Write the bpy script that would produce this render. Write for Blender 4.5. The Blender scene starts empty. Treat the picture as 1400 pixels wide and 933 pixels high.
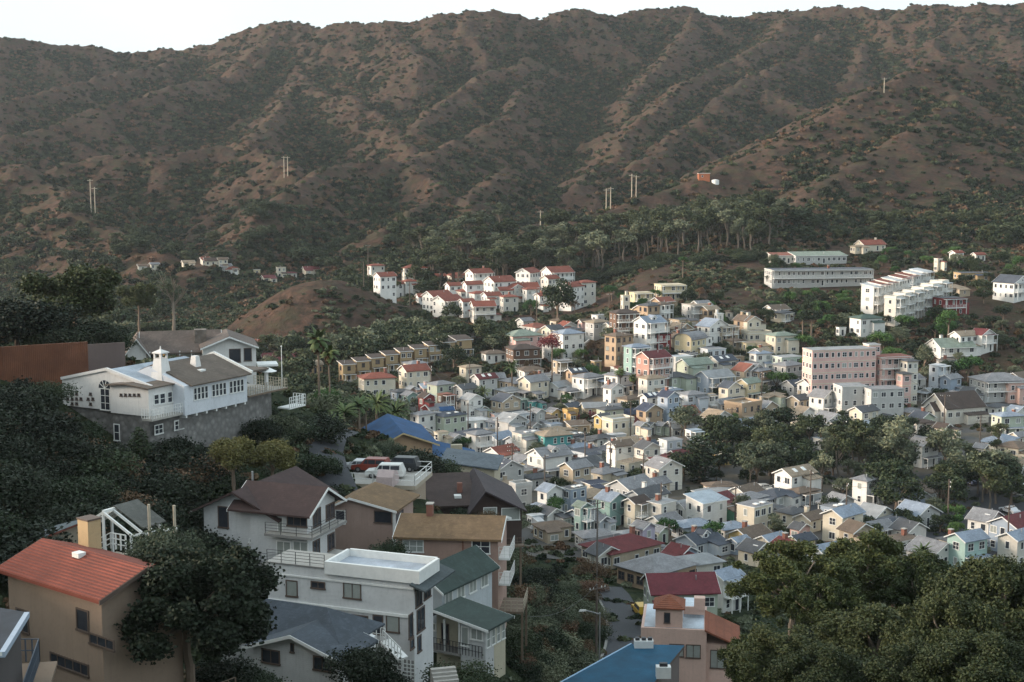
HAZE = 0.00005
EXPO = 1.02
BACKH = 60
import bpy, math, random
import numpy as np
from mathutils import Vector, Matrix, noise
R = math.radians
F = 1923.0; CH = 68.0; HY = 230.0
PITCH = math.atan((466.5 - HY) / F)
sc = bpy.context.scene
C = sc.collection
rnd = random.Random(7)
# ---------------------------------------------------------------- camera
cam_d = bpy.data.cameras.new('camera'); cam = bpy.data.objects.new('camera', cam_d); C.objects.link(cam)
cam_d.sensor_width = 36; cam_d.lens = F * 36 / 1400; cam_d.clip_end = 20000; cam_d.clip_start = .5
cam.location = (0, 0, CH); cam.rotation_euler = (math.pi / 2 - PITCH, 0, 0)
sc.camera = cam
_f = (0, math.cos(PITCH), -math.sin(PITCH)); _u = (0, math.sin(PITCH), math.cos(PITCH))
def ray(px, py):
    u = (px - 700) / F; v = (466.5 - py) / F
    dy = _f[1] + v * _u[1]; dz = _f[2] + v * _u[2]
    return u / dy, dz / dy
def at(px, py, Y):
    a, b = ray(px, py); return (a * Y, Y, CH + b * Y)
def proj(p):
    x, y, z = p[0], p[1], p[2] - CH
    d = y * _f[1] + z * _f[2]; v = y * _u[1] + z * _u[2]
    return 700 + F * x / d, 466.5 - F * v / d
# ---------------------------------------------------------------- terrain: foothills from a table, mountains from crest lines
PXS = [-400, 0, 150, 300, 400, 500, 600, 700, 800, 900, 1000, 1200, 1400, 1800]
TAB = {  # first column, unseen left of frame, is shaped to shade the near slope
 15:  [58]*14,
 50:  [48] + [44]*13,
 75:  [50, 40, 38, 37, 34, 31, 28, 25, 24, 24, 25, 26, 26, 26],
 100: [53, 41, 37, 32.5, 30, 28, 25, 21.5, 18, 17, 18, 20, 22, 24],
 125: [55, 43, 38.5, 34.5, 31.5, 29.5, 27, 21, 15, 14, 15, 17, 18, 19],
 138: [56, 44, 39.3, 37.5, 33, 31.5, 28.5, 20, 13, 12, 13, 14.5, 16, 17],
 150: [56, 46.5, 42, 38.8, 36, 33, 30, 18.5, 11, 10, 11, 12, 13, 14],
 161: [55, 46.5, 45.2, 43.3, 37, 32.5, 28.5, 16, 9.5, 8.5, 9, 10, 10.5, 11.5],
 175: [54, 46.5, 44.5, 43.5, 37.5, 32, 27, 14, 8, 7, 7, 8, 8, 9],
 200: [50, 43, 41, 40, 34, 30, 23, 8, 5, 4, 4, 4, 4, 5],
 250: [38, 25, 22, 18, 15, 12, 6, 1, 0, 0, 0, 0, 0, 1],
 300: [10, 8, 6, 5, 4, 3, 0, 0, 0, 0, 0, 0, 0, 0],
 360: [4, 4, 4, 4, 3, 3, 1, 0, .5, 2, 1, 1, 1, 2],
 400: [4, 4, 4, 5, 5, 5, 6.5, 4, 5, 10, 7, 6, 6, 8],
 430: [4, 4, 4, 6, 6, 7, 9, 9.5, 11, 16, 12, 13, 13, 14],
 470: [4, 4, 5, 6, 7, 9, 10, 13, 15, 21, 18, 20, 21, 22],
 520: [5, 5, 6, 7, 9, 11, 14, 15, 17, 25, 24, 24, 27, 30],
 600: [6, 6, 7, 8, 9, 14, 17, 18, 22, 30, 33, 33, 33, 38],
 700: [9, 8, 9, 11, 13, 19, 22, 24, 28, 35, 39, 43, 45, 50],
 850: [18, 16, 17, 20, 24, 28, 30, 32, 34, 38, 45, 55, 60, 65],
 1150: [50, 45, 45, 48, 50, 50, 50, 50, 52, 55, 60, 70, 75, 80],
 1600: [90]*14, 2600: [60]*14}
def smooth_interp(xs, ys, q):
    xs = np.asarray(xs, float); ys = np.asarray(ys, float)
    m = np.zeros_like(ys); d = np.diff(ys, axis=0) / np.diff(xs).reshape(-1, *([1] * (ys.ndim - 1)))
    m[1:-1] = (d[1:] + d[:-1]) / 2
    m[1:-1] = np.where(d[1:] * d[:-1] <= 0, 0, m[1:-1])
    i = np.clip(np.searchsorted(xs, q) - 1, 0, len(xs) - 2); h = (xs[i + 1] - xs[i]); t = np.clip((q - xs[i]) / h, 0, 1)
    sh = (-1,) + (1,) * (ys.ndim - 1); t = t.reshape(sh); h = h.reshape(sh)
    return ((2*t**3 - 3*t**2 + 1) * ys[i] + (t**3 - 2*t**2 + t) * h * m[i] + (-2*t**3 + 3*t**2) * ys[i+1] + (t**3 - t**2) * h * m[i+1])
a_in = np.linspace(-.40, .40, 720)
a_out = np.linspace(0, 1, 26)[1:] ** 1.6 * 0.9
AG = np.concatenate([(-.40 - a_out)[::-1], a_in, .40 + a_out])
YG = np.concatenate([np.geomspace(14, 200, 110)[:-1], np.linspace(200, 600, 200)[:-1], np.linspace(600, 1640, 320)[:-1], np.linspace(1640, 3200, 40)])
na, ny = len(AG), len(YG)
A2, Y2 = np.meshgrid(AG, YG, indexing='ij'); X2 = A2 * Y2
ys_t = sorted(TAB); tab = np.array([TAB[k] for k in ys_t], float)
rows = smooth_interp(ys_t, tab, YG)                                  # ny x 14
base = smooth_interp([(p - 700) / F for p in PXS], rows.T.copy(), AG)   # na x ny
def vnoise(x, y, seed=0):
    xi = np.floor(x).astype(np.int64); yi = np.floor(y).astype(np.int64); fx = x - xi; fy = y - yi
    def h(i, j):
        n = (i * 374761393 + j * 668265263 + seed * 1442695041) & 0x7fffffff
        n = ((n ^ (n >> 13)) * 1274126177) & 0x7fffffff
        return ((n ^ (n >> 16)) & 0xffff) / 65535.0
    u = fx * fx * (3 - 2 * fx); v = fy * fy * (3 - 2 * fy)
    return (h(xi, yi) * (1-u) + h(xi+1, yi) * u) * (1-v) + (h(xi, yi+1) * (1-u) + h(xi+1, yi+1) * u) * v
def fbm(x, y, o=4, seed=0):
    s = 0; a = .5; t = 0
    for k in range(o):
        s = s + a * vnoise(x * 2**k, y * 2**k, seed + k * 17); t += a; a *= .5
    return s / t
SKY = [(-500,20),(-300,38),(0,52),(50,57),(85,63),(125,64),(165,70),(190,72),(220,67),(243,71),(265,64),(300,56),(330,45),(350,40),(380,31),(410,29),(440,38),(465,33),(500,31),(540,30),(570,29),(600,21),(640,17),(672,14),(700,21),(720,25),(745,22),(770,17),(800,14),(825,19),(850,18),(880,15),(920,12),(945,14),(970,20),(1010,24),(1045,20),(1080,18),(1110,13),(1150,12),(1200,13),(1230,11),(1245,7),(1280,5),(1320,9),(1350,7),(1372,5),(1400,7),(1600,8),(1900,10)]
CRESTS = [
 [(x, y, 1500 + 60 * math.sin(x / 130.0)) for x, y in SKY],
 [(390,62,1470),(350,92,1390),(300,108,1340),(235,117,1280),(190,132,1230),(130,150,1180),(60,178,1130),(0,190,1080),(-150,225,980)],
 [(245,80,1480),(190,93,1420),(160,100,1390),(110,115,1340),(50,128,1270),(0,142,1220),(-120,160,1120)],
 [(400,60,1480),(412,100,1370),(430,125,1290),(480,135,1230),(520,158,1160),(548,185,1090),(565,212,1030)],
 [(400,110,1350),(392,140,1240),(370,170,1130),(345,196,1040)],
 [(470,45,1480),(500,55,1430),(560,60,1380),(575,90,1300)],
 [(800,14,1530),(770,45,1450),(735,75,1380),(700,92,1320),(655,105,1270),(620,135,1200),(590,155,1150),(575,175,1090)],
 [(735,95,1350),(715,130,1240),(700,160,1150),(640,185,1080),(590,208,1020),(560,218,980),(500,223,950),(460,226,930)],
 [(650,20,1500),(640,60,1420),(660,90,1350)],
 [(945,14,1540),(935,55,1450),(895,100,1350),(870,128,1280),(860,150,1210)],
 [(1080,18,1520),(1060,50,1430),(1000,85,1340),(945,108,1250),(910,135,1180),(880,168,1100),(845,205,1040),(810,235,980),(785,262,920)],
 [(1130,40,1480),(1065,90,1350),(1010,114,1250),(985,140,1180),(950,168,1110),(905,200,1050),(860,228,980),(800,258,930)],
 [(1010,114,1250),(1045,122,1240),(1095,152,1200)],
 [(1240,10,1560),(1232,45,1480),(1180,62,1430),(1165,105,1340)],
 [(1380,8,1570),(1345,50,1480),(1305,78,1400)],
 [(1290,8,1570),(1285,50,1470)],
 [(-200,190,980),(0,222,900),(30,228,870),(65,252,840),(100,282,800),(150,315,750),(225,350,690)],
 [(65,230,960),(150,210,980),(230,212,980),(300,200,1000),(350,205,990),(400,233,910)],
 [(460,228,920),(420,250,860),(380,275,800),(340,318,740),(300,345,700),(270,364,670)],
 [(560,222,960),(600,260,880),(560,290,800),(520,320,740)],
 [(690,230,950),(650,262,880),(640,300,790)],
 [(1900,70,1050),(1600,88,1010),(1400,96,980),(1340,87,965),(1290,81,950),(1250,91,930),(1200,118,890),(1150,150,850),(1100,176,825),(1050,202,800),(1000,224,780),(960,243,760),(900,262,740),(840,285,720),(780,302,700),(720,317,680),(640,332,655)],
 [(1290,82,950),(1310,130,880),(1280,160,830),(1225,190,790),(1140,240,740),(1080,285,690)],
 [(1420,140,930),(1380,190,850),(1330,220,800),(1290,270,730)],
 [(1560,180,880),(1480,240,800),(1400,290,720)],
]
Z = base.copy()
def raise_seg(p, q, slope, reach):
    x0, x1 = min(p[0], q[0]) - reach, max(p[0], q[0]) + reach
    y0, y1 = min(p[1], q[1]) - reach, max(p[1], q[1]) + reach
    j0, j1 = np.searchsorted(YG, [max(y0, 14), y1])
    if j1 <= j0: return
    ya, yb = YG[j0], YG[min(j1, ny - 1)]
    i0, i1 = np.searchsorted(AG, [min(x0 / ya, x0 / yb), max(x1 / ya, x1 / yb)])
    if i1 <= i0: return
    x = WX[i0:i1, j0:j1]; y = WY[i0:i1, j0:j1]
    dx, dy = q[0] - p[0], q[1] - p[1]; L = dx * dx + dy * dy + 1e-6
    t = np.clip(((x - p[0]) * dx + (y - p[1]) * dy) / L, 0, 1)
    d = np.sqrt((x - p[0] - t * dx) ** 2 + (y - p[1] - t * dy) ** 2 + 9.0) - 3.0
    z = p[2] + t * (q[2] - p[2]) - slope * d * (1 + d * .0007)
    ZM[i0:i1, j0:j1] = np.maximum(ZM[i0:i1, j0:j1], z)
wamp = np.clip((Y2 - 650) / 250, .25, 1)
WX = X2 + (fbm(X2 / 60, Y2 / 60, 4, 3) - .5) * 17 * wamp; WY = Y2 + (fbm(X2 / 60, Y2 / 60, 4, 91) - .5) * 17 * wamp
ZM = np.full_like(Z, -50.0)
rt = random.Random(11)
SIDE = [1.0]
def grow(pts, lvl):
    slope = (.60 if SIDE[0] < 1.1 else .47, .72, .88)[lvl]; reach = (420, 110, 46)[lvl]
    for p, q in zip(pts, pts[1:]): raise_seg(p, q, slope, reach)
    if lvl == 2: return
    step = (62, 26)[lvl]; acc = step * rt.random(); side = 1
    for p, q in zip(pts, pts[1:]):
        L = math.hypot(q[0]-p[0], q[1]-p[1]); 
        if L < .1: continue
        ux, uy = (q[0]-p[0]) / L, (q[1]-p[1]) / L
        while acc < L:
            t = acc / L; s = (p[0] + t*(q[0]-p[0]), p[1] + t*(q[1]-p[1]), p[2] + t*(q[2]-p[2]) - .3)
            for side in (1, -1):
                if lvl == 0 and rt.random() < (.12 if SIDE[0] < 1.1 else .6): continue
                lean = rt.uniform(.1, .7) if p[2] > q[2] + 1 else rt.uniform(-.4, .4)
                nx, ny_ = -uy * side + ux * lean, ux * side + uy * lean; n = math.hypot(nx, ny_); nx /= n; ny_ /= n
                ln = rt.uniform(80, 190) if lvl == 0 else rt.uniform(22, 48)
                dr = rt.uniform(.44, .53) * SIDE[0] if lvl == 0 else rt.uniform(.50, .66)
                out = [s]; cur = s; bend = rt.uniform(-.25, .25)
                for k in range(3):
                    nx, ny_ = nx * math.cos(bend) - ny_ * math.sin(bend), nx * math.sin(bend) + ny_ * math.cos(bend)
                    cur = (cur[0] + nx * ln / 3, cur[1] + ny_ * ln / 3, cur[2] - dr * ln / 3 * (1 + .15 * k)); out.append(cur)
                grow(out, lvl + 1)
            acc += step * rt.uniform(.7, 1.3)
        acc -= L
for ci, c in enumerate(CRESTS):
    SIDE[0] = 1.30 if ci >= len(CRESTS) - 4 else 1.0
    grow([at(*p) for p in c], 0)
# the bare round hill in the valley
hx, hy, hz = at(430, 383, 520)
dh = np.sqrt(((X2 - hx) / 40) ** 2 + ((Y2 - hy) / 60) ** 2)
base = base + np.where(dh < 1, (np.cos(np.clip(dh, 0, 1) * math.pi) + 1) / 2, 0) ** .8 * (hz - 9.8)
k = 5.0
mix = np.clip((Y2 - 600) / 60, 0, 1)
ZM = np.where(mix > 0, ZM, -50)
Z = np.where(ZM > base - 20, base + np.log1p(np.exp(np.clip((ZM - base) / k, -30, 30))) * k * mix, base)
amp = np.clip((Y2 - 560) / 300, 0, 1)
Z = Z + (fbm(X2 / 14, Y2 / 14, 4, 5) - .5) * (5.0 * amp + .9 * np.clip((Y2 - 60) / 60, 0, 1) * (1 - np.clip((Y2 - 200) / 60, 0, 1)))
RHm = np.clip((970 - Y2) / 60, 0, 1) * np.clip((A2 + .02) / .04, 0, 1)
rg = 1 - np.abs(2 * fbm(X2 / 38 + Y2 / 90, Y2 / 60, 3, 61) - 1)
Z = Z + (rg - .75) * 6.0 * amp * (1 - .7 * RHm)
rg = 1 - np.abs(2 * fbm(X2 / 15, Y2 / 18, 3, 71) - 1)
Z = Z + (rg - .75) * 4.5 * amp * (1 - .5 * RHm)
KNOLL = dh < 1.0
def gz(x, y):
    a = x / y; j = int(np.searchsorted(YG, y)) - 1; i = int(np.searchsorted(AG, a)) - 1
    j = min(max(j, 0), ny - 2); i = min(max(i, 0), na - 2)
    v = min(max((y - YG[j]) / (YG[j+1] - YG[j]), 0), 1); u = min(max((a - AG[i]) / (AG[i+1] - AG[i]), 0), 1)
    return float((Z[i,j]*(1-u) + Z[i+1,j]*u)*(1-v) + (Z[i,j+1]*(1-u) + Z[i+1,j+1]*u)*v)
def on_ground(px, py, y0=60, y1=1600):
    a, b = ray(px, py); y = y0; st = 2.0
    while y < y1:
        if CH + b * y <= gz(a * y, y): return (a * y, y, gz(a * y, y))
        y += st if y < 600 else 4
    return None
# vegetation cover: gullies and shady flanks are green, crests and sunny flanks are bare
def blur(m, n0, n1):
    for ax in (0, 1):
        n = (n0, n1)[ax]
        c = np.cumsum(np.concatenate([np.repeat(np.take(m, [0], ax), n + 1, ax), m, np.repeat(np.take(m, [-1], ax), n, ax)], ax), ax)
        m = (np.take(c, range(2*n+1, c.shape[ax]), ax) - np.take(c, range(0, c.shape[ax] - 2*n - 1), ax)) / (2*n+1)
    return m
conc = (blur(Z, 26, 9) - Z) * .75 + (blur(Z, 9, 4) - Z) * .7
gx = np.gradient(Z, axis=0) / (np.gradient(X2, axis=0) + 1e-6)
gy = np.gradient(Z, axis=1) / np.gradient(Y2, axis=1)
VEG = conc * .16 + (fbm(X2 / 95, Y2 / 95, 3, 7) - .5) * .8 + (fbm(X2 / 20, Y2 / 20, 3, 8) - .5) * 1.3 - np.clip(gx, -1, 1) * .42 - .10
VEG = 1 / (1 + np.exp(-VEG * 4.5))
VEG = np.where(KNOLL, .05 + VEG * .32, VEG); Z = Z + np.where(KNOLL, (fbm(X2 / 9, Y2 / 9, 3, 88) - .5) * 3.0 * np.clip(3 - 3 * dh, 0, 1), 0)
VEG = np.where(Y2 < 260, np.maximum(VEG, .75), VEG)
# ---------------------------------------------------------------- materials
MATS = {}
def nodes(name):
    m = bpy.data.materials.new(name); m.use_nodes = True; nt = m.node_tree; b = nt.nodes['Principled BSDF']
    return m, nt, b
def N(nt, t, **kw):
    n = nt.nodes.new(t)
    for k, v in kw.items():
        if k in n.inputs: n.inputs[k].default_value = v
        else: setattr(n, k, v)
    return n
def ramp(nt, fac, stops):
    r = nt.nodes.new('ShaderNodeValToRGB'); nt.links.new(fac, r.inputs[0]); e = r.color_ramp.elements
    while len(e) < len(stops): e.new(.5)
    for el, (p, c) in zip(e, stops): el.position = p; el.color = (*c, 1) if len(c) == 3 else c
    return r.outputs[0]
def mixc(nt, fac, a, b, mode='MIX'):
    m = nt.nodes.new('ShaderNodeMix'); m.data_type = 'RGBA'; m.blend_type = mode
    for s, v in ((0, fac), (6, a), (7, b)):
        if hasattr(v, 'links') or hasattr(v, 'is_output'): nt.links.new(v, m.inputs[s])
        else: m.inputs[s].default_value = (*v, 1) if isinstance(v, tuple) else v
    return m.outputs[2]
def sc3(c, k): return tuple(min(max(v * k, 0), 1) for v in c)
def coord(nt, kind='Object'):
    return nt.nodes.new('ShaderNodeTexCoord').outputs[kind]
def noise_t(nt, co, s, d=3, r=.55):
    n = N(nt, 'ShaderNodeTexNoise', Scale=s, Detail=d, Roughness=r); nt.links.new(co, n.inputs['Vector']); return n.outputs[0]
def bump(nt, b, h, st, dist):
    n = N(nt, 'ShaderNodeBump', Strength=st, Distance=dist); nt.links.new(h, n.inputs['Height']); nt.links.new(n.outputs[0], b.inputs['Normal'])
def wall_mat(c, siding=False, stone=False):
    key = ('w', c, siding, stone)
    if key in MATS: return MATS[key]
    m, nt, b = nodes('wall_paint'); co = coord(nt)
    n1 = noise_t(nt, co, .45, 4); n2 = noise_t(nt, co, 3.5, 5, .65)
    col = mixc(nt, ramp(nt, n1, [(.35, (0,0,0)), (.7, (1,1,1))]), sc3(c, .90), sc3(c, 1.05))
    col = mixc(nt, ramp(nt, n2, [(.5, (0,0,0)), (.78, (.5,.5,.5))]), col, tuple(v * .62 + .02 for v in c))
    mp = N(nt, 'ShaderNodeMapping'); mp.inputs['Scale'].default_value = (3.0, 3.0, .22); nt.links.new(co, mp.inputs[0])   # rain streaks
    n3 = noise_t(nt, mp.outputs[0], 1.2, 3)
    col = mixc(nt, ramp(nt, n3, [(.52, (0,0,0)), (.8, (.35,.35,.35))]), col, sc3(c, .66))
    if stone:
        v = N(nt, 'ShaderNodeTexVoronoi', Scale=1.7); nt.links.new(co, v.inputs['Vector']); sx = nt.nodes.new('ShaderNodeSeparateColor'); nt.links.new(v.outputs['Color'], sx.inputs[0])
        col = mixc(nt, ramp(nt, v.outputs['Distance'], [(0, (0,0,0)), (.7, (.8,.8,.8))]), mixc(nt, sx.outputs[0], sc3(c, .65), sc3(c, 1.7)), sc3(c, .35))
        col = mixc(nt, v.outputs['Color'], col, sc3(c, .8), 'OVERLAY') if False else mixc(nt, n2, col, sc3(c, .6))
        bump(nt, b, v.outputs['Distance'], .8, -.12)
    elif siding:
        w = N(nt, 'ShaderNodeTexWave', Scale=2.2, Distortion=0); w.bands_direction = 'Z'; w.wave_profile = 'SAW'; nt.links.new(co, w.inputs['Vector'])
        bump(nt, b, w.outputs[0], .6, .03)
        col = mixc(nt, ramp(nt, w.outputs[0], [(0, (.55,.55,.55)), (.16, (0,0,0))]), col, sc3(c, .6))
    else: bump(nt, b, n2, .25, .03)
    nt.links.new(col, b.inputs['Base Color']); b.inputs['Roughness'].default_value = .85
    MATS[key] = m; return m
def roof_mat(c, kind='shingle'):
    key = ('r', c, kind)
    if key in MATS: return MATS[key]
    m, nt, b = nodes('roofing'); co = coord(nt)
    n1 = noise_t(nt, co, .5, 4); n2 = noise_t(nt, co, 6, 4, .7)
    col = mixc(nt, ramp(nt, n1, [(.3, (0,0,0)), (.72, (1,1,1))]), sc3(c, .68), sc3(c, 1.22))
    col = mixc(nt, ramp(nt, n2, [(.45, (0,0,0)), (.7, (.6,.6,.6))]), col, sc3(c, .66))
    if kind == 'tile':
        w = N(nt, 'ShaderNodeTexWave', Scale=1.35, Distortion=.4); w.bands_direction = 'X'; nt.links.new(co, w.inputs['Vector'])
        bump(nt, b, w.outputs[0], .9, .07)
        col = mixc(nt, ramp(nt, w.outputs[0], [(0, (.75,.75,.75)), (.4, (0,0,0))]), col, sc3(c, .5))
        w2 = N(nt, 'ShaderNodeTexWave', Scale=.9, Distortion=1.5); w2.bands_direction = 'Z'; nt.links.new(co, w2.inputs['Vector'])
        col = mixc(nt, ramp(nt, w2.outputs[0], [(0, (.5,.5,.5)), (.3, (0,0,0))]), col, sc3(c, .65))
    elif kind == 'shingle':
        w = N(nt, 'ShaderNodeTexWave', Scale=2.6, Distortion=1.2); w.bands_direction = 'Z'; w.wave_profile = 'SAW'; w.inputs['Detail Scale'].default_value = 3; nt.links.new(co, w.inputs['Vector'])
        n3 = noise_t(nt, co, 2.2, 5, .7)
        col = mixc(nt, ramp(nt, w.outputs[0], [(0, (.5,.5,.5)), (.25, (0,0,0))]), col, sc3(c, .62))
        col = mixc(nt, ramp(nt, n3, [(.5, (0,0,0)), (.66, (.55,.55,.55))]), col, sc3(c, 1.5))
        bump(nt, b, w.outputs[0], .35, .03)
    elif kind == 'metal':
        w = N(nt, 'ShaderNodeTexWave', Scale=1.6, Distortion=0); w.bands_direction = 'X'; nt.links.new(co, w.inputs['Vector']); bump(nt, b, w.outputs[0], .5, .04)
        b.inputs['Metallic'].default_value = .15
    else: bump(nt, b, n2, .3, .03)
    nt.links.new(col, b.inputs['Base Color']); b.inputs['Roughness'].default_value = .45 if kind == 'metal' else .9
    MATS[key] = m; return m
def plain(name, c, rough=.7, metal=0, emit=0, var=.15):
    key = ('p', name)
    if key in MATS: return MATS[key]
    m, nt, b = nodes(name); co = coord(nt); n = noise_t(nt, co, 2.5, 4)
    nt.links.new(mixc(nt, n, sc3(c, 1 - var), sc3(c, 1 + var)), b.inputs['Base Color'])
    b.inputs['Roughness'].default_value = rough; b.inputs['Metallic'].default_value = metal
    if emit: b.inputs['Emission Color'].default_value = (*c, 1); b.inputs['Emission Strength'].default_value = emit
    MATS[key] = m; return m
GLASS = plain('window_glass', (.035, .04, .05), .12, 0, 0, .4)
GLASS_L = plain('curtained_glass', (.30, .32, .30), .2, 0, 0, .2)
GLASS_W = plain('lit_glass', (.55, .30, .10), .4, 0, .35, .4)
TRIM = plain('white_trim', (.72, .72, .70), .6)
TRIMB = plain('brown_trim', (.10, .07, .055), .7)
DKMETAL = plain('dark_metal', (.05, .05, .055), .5, .4)
PIPE = plain('vent_metal', (.42, .43, .44), .4, .6)
WOOD = plain('weathered_wood', (.17, .125, .09), .9)
WOODL = plain('pale_wood', (.42, .36, .28), .85)
BRICK = plain('brick', (.21, .09, .065), .9, 0, 0, .35)
CONC = plain('concrete', (.36, .34, .31), .9, 0, 0, .25)
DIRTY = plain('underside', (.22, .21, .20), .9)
def leaf_mat(name, c, c2, tr=.3):
    m, nt, b = nodes(name); co = coord(nt)
    n = noise_t(nt, co, .55, 3); oi = nt.nodes.new('ShaderNodeObjectInfo')
    g = nt.nodes.new('ShaderNodeNewGeometry')
    col = mixc(nt, ramp(nt, n, [(.35, (0,0,0)), (.68, (1,1,1))]), c, c2)
    col = mixc(nt, g.outputs['Random Per Island'], col, sc3(c, 1.5), 'MIX') if True else col
    hs = nt.nodes.new('ShaderNodeHueSaturation'); nt.links.new(col, hs.inputs['Color'])
    mr = N(nt, 'ShaderNodeMapRange'); nt.links.new(oi.outputs['Random'], mr.inputs[0]); mr.inputs[3].default_value = .68; mr.inputs[4].default_value = 1.3; nt.links.new(mr.outputs[0], hs.inputs['Value'])
    mr2 = N(nt, 'ShaderNodeMapRange'); nt.links.new(oi.outputs['Random'], mr2.inputs[0]); mr2.inputs[3].default_value = .515; mr2.inputs[4].default_value = .475; nt.links.new(mr2.outputs[0], hs.inputs['Hue'])
    nt.links.new(hs.outputs[0], b.inputs['Base Color']); b.inputs['Roughness'].default_value = .65
    b.inputs['Specular IOR Level'].default_value = .2
    return m
LEAF = {
 'euc': leaf_mat('eucalyptus_leaves', (.036, .048, .022), (.072, .080, .038)),
 'dark': leaf_mat('dark_leaves', (.018, .030, .014), (.042, .056, .024)),
 'pine': leaf_mat('pine_needles', (.030, .040, .016), (.070, .078, .030)),
 'gum': leaf_mat('gum_leaves', (.034, .047, .016), (.076, .088, .030)),
 'olive': leaf_mat('olive_leaves', (.085, .085, .030), (.17, .145, .05)),
 'grey': leaf_mat('grey_green_leaves', (.075, .09, .055), (.15, .155, .10)),
 'green': leaf_mat('bright_leaves', (.03, .075, .02), (.07, .13, .035)),
 'dry': leaf_mat('dry_leaves', (.085, .055, .03), (.16, .11, .06)),
 'red': leaf_mat('red_blossom', (.10, .018, .018), (.16, .04, .035)),
 'palm': leaf_mat('palm_fronds', (.05, .08, .03), (.11, .13, .05)),
 'black': leaf_mat('deep_green_leaves', (.009, .015, .008), (.022, .031, .014)),
}
BARKE = plain('grey_bark', (.125, .105, .085), .95, 0, 0, .3)
BARK = plain('bark', (.16, .12, .09), .95, 0, 0, .4)
BARKW = plain('pale_bark', (.20, .165, .13), .9, 0, 0, .3)
def ground_mat():
    m, nt, b = nodes('hillside_soil'); co = coord(nt)
    at_ = nt.nodes.new('ShaderNodeAttribute'); at_.attribute_name = 'veg'
    n1 = noise_t(nt, co, .03, 5); n2 = noise_t(nt, co, .35, 6, .7); n3 = noise_t(nt, co, .11, 5, .65)
    soil = mixc(nt, ramp(nt, n1, [(.3, (0,0,0)), (.7, (1,1,1))]), (.054, .031, .023), (.104, .060, .042))
    soil = mixc(nt, ramp(nt, n2, [(.42, (0,0,0)), (.62, (1,1,1))]), soil, (.034, .026, .019))
    dry = mixc(nt, ramp(nt, n3, [(.48, (0,0,0)), (.60, (.75,.75,.75))]), soil, (.052, .046, .026))
    grn = mixc(nt, ramp(nt, n2, [(.35, (0,0,0)), (.65, (1,1,1))]), (.014, .024, .012), (.036, .044, .020))
    mth = N(nt, 'ShaderNodeMath', operation='MULTIPLY_ADD'); nt.links.new(n2, mth.inputs[0]); mth.inputs[1].default_value = .5; mth.inputs[2].default_value = -.25
    ad = N(nt, 'ShaderNodeMath', operation='ADD'); nt.links.new(at_.outputs['Fac'], ad.inputs[0]); nt.links.new(mth.outputs[0], ad.inputs[1])
    col = mixc(nt, ramp(nt, ad.outputs[0], [(.38, (0,0,0)), (.70, (1,1,1))]), dry, grn)
    nt.links.new(col, b.inputs['Base Color']); b.inputs['Roughness'].default_value = .95; b.inputs['Specular IOR Level'].default_value = .1
    bump(nt, b, n2, 1.0, 1.3)
    return m
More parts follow.
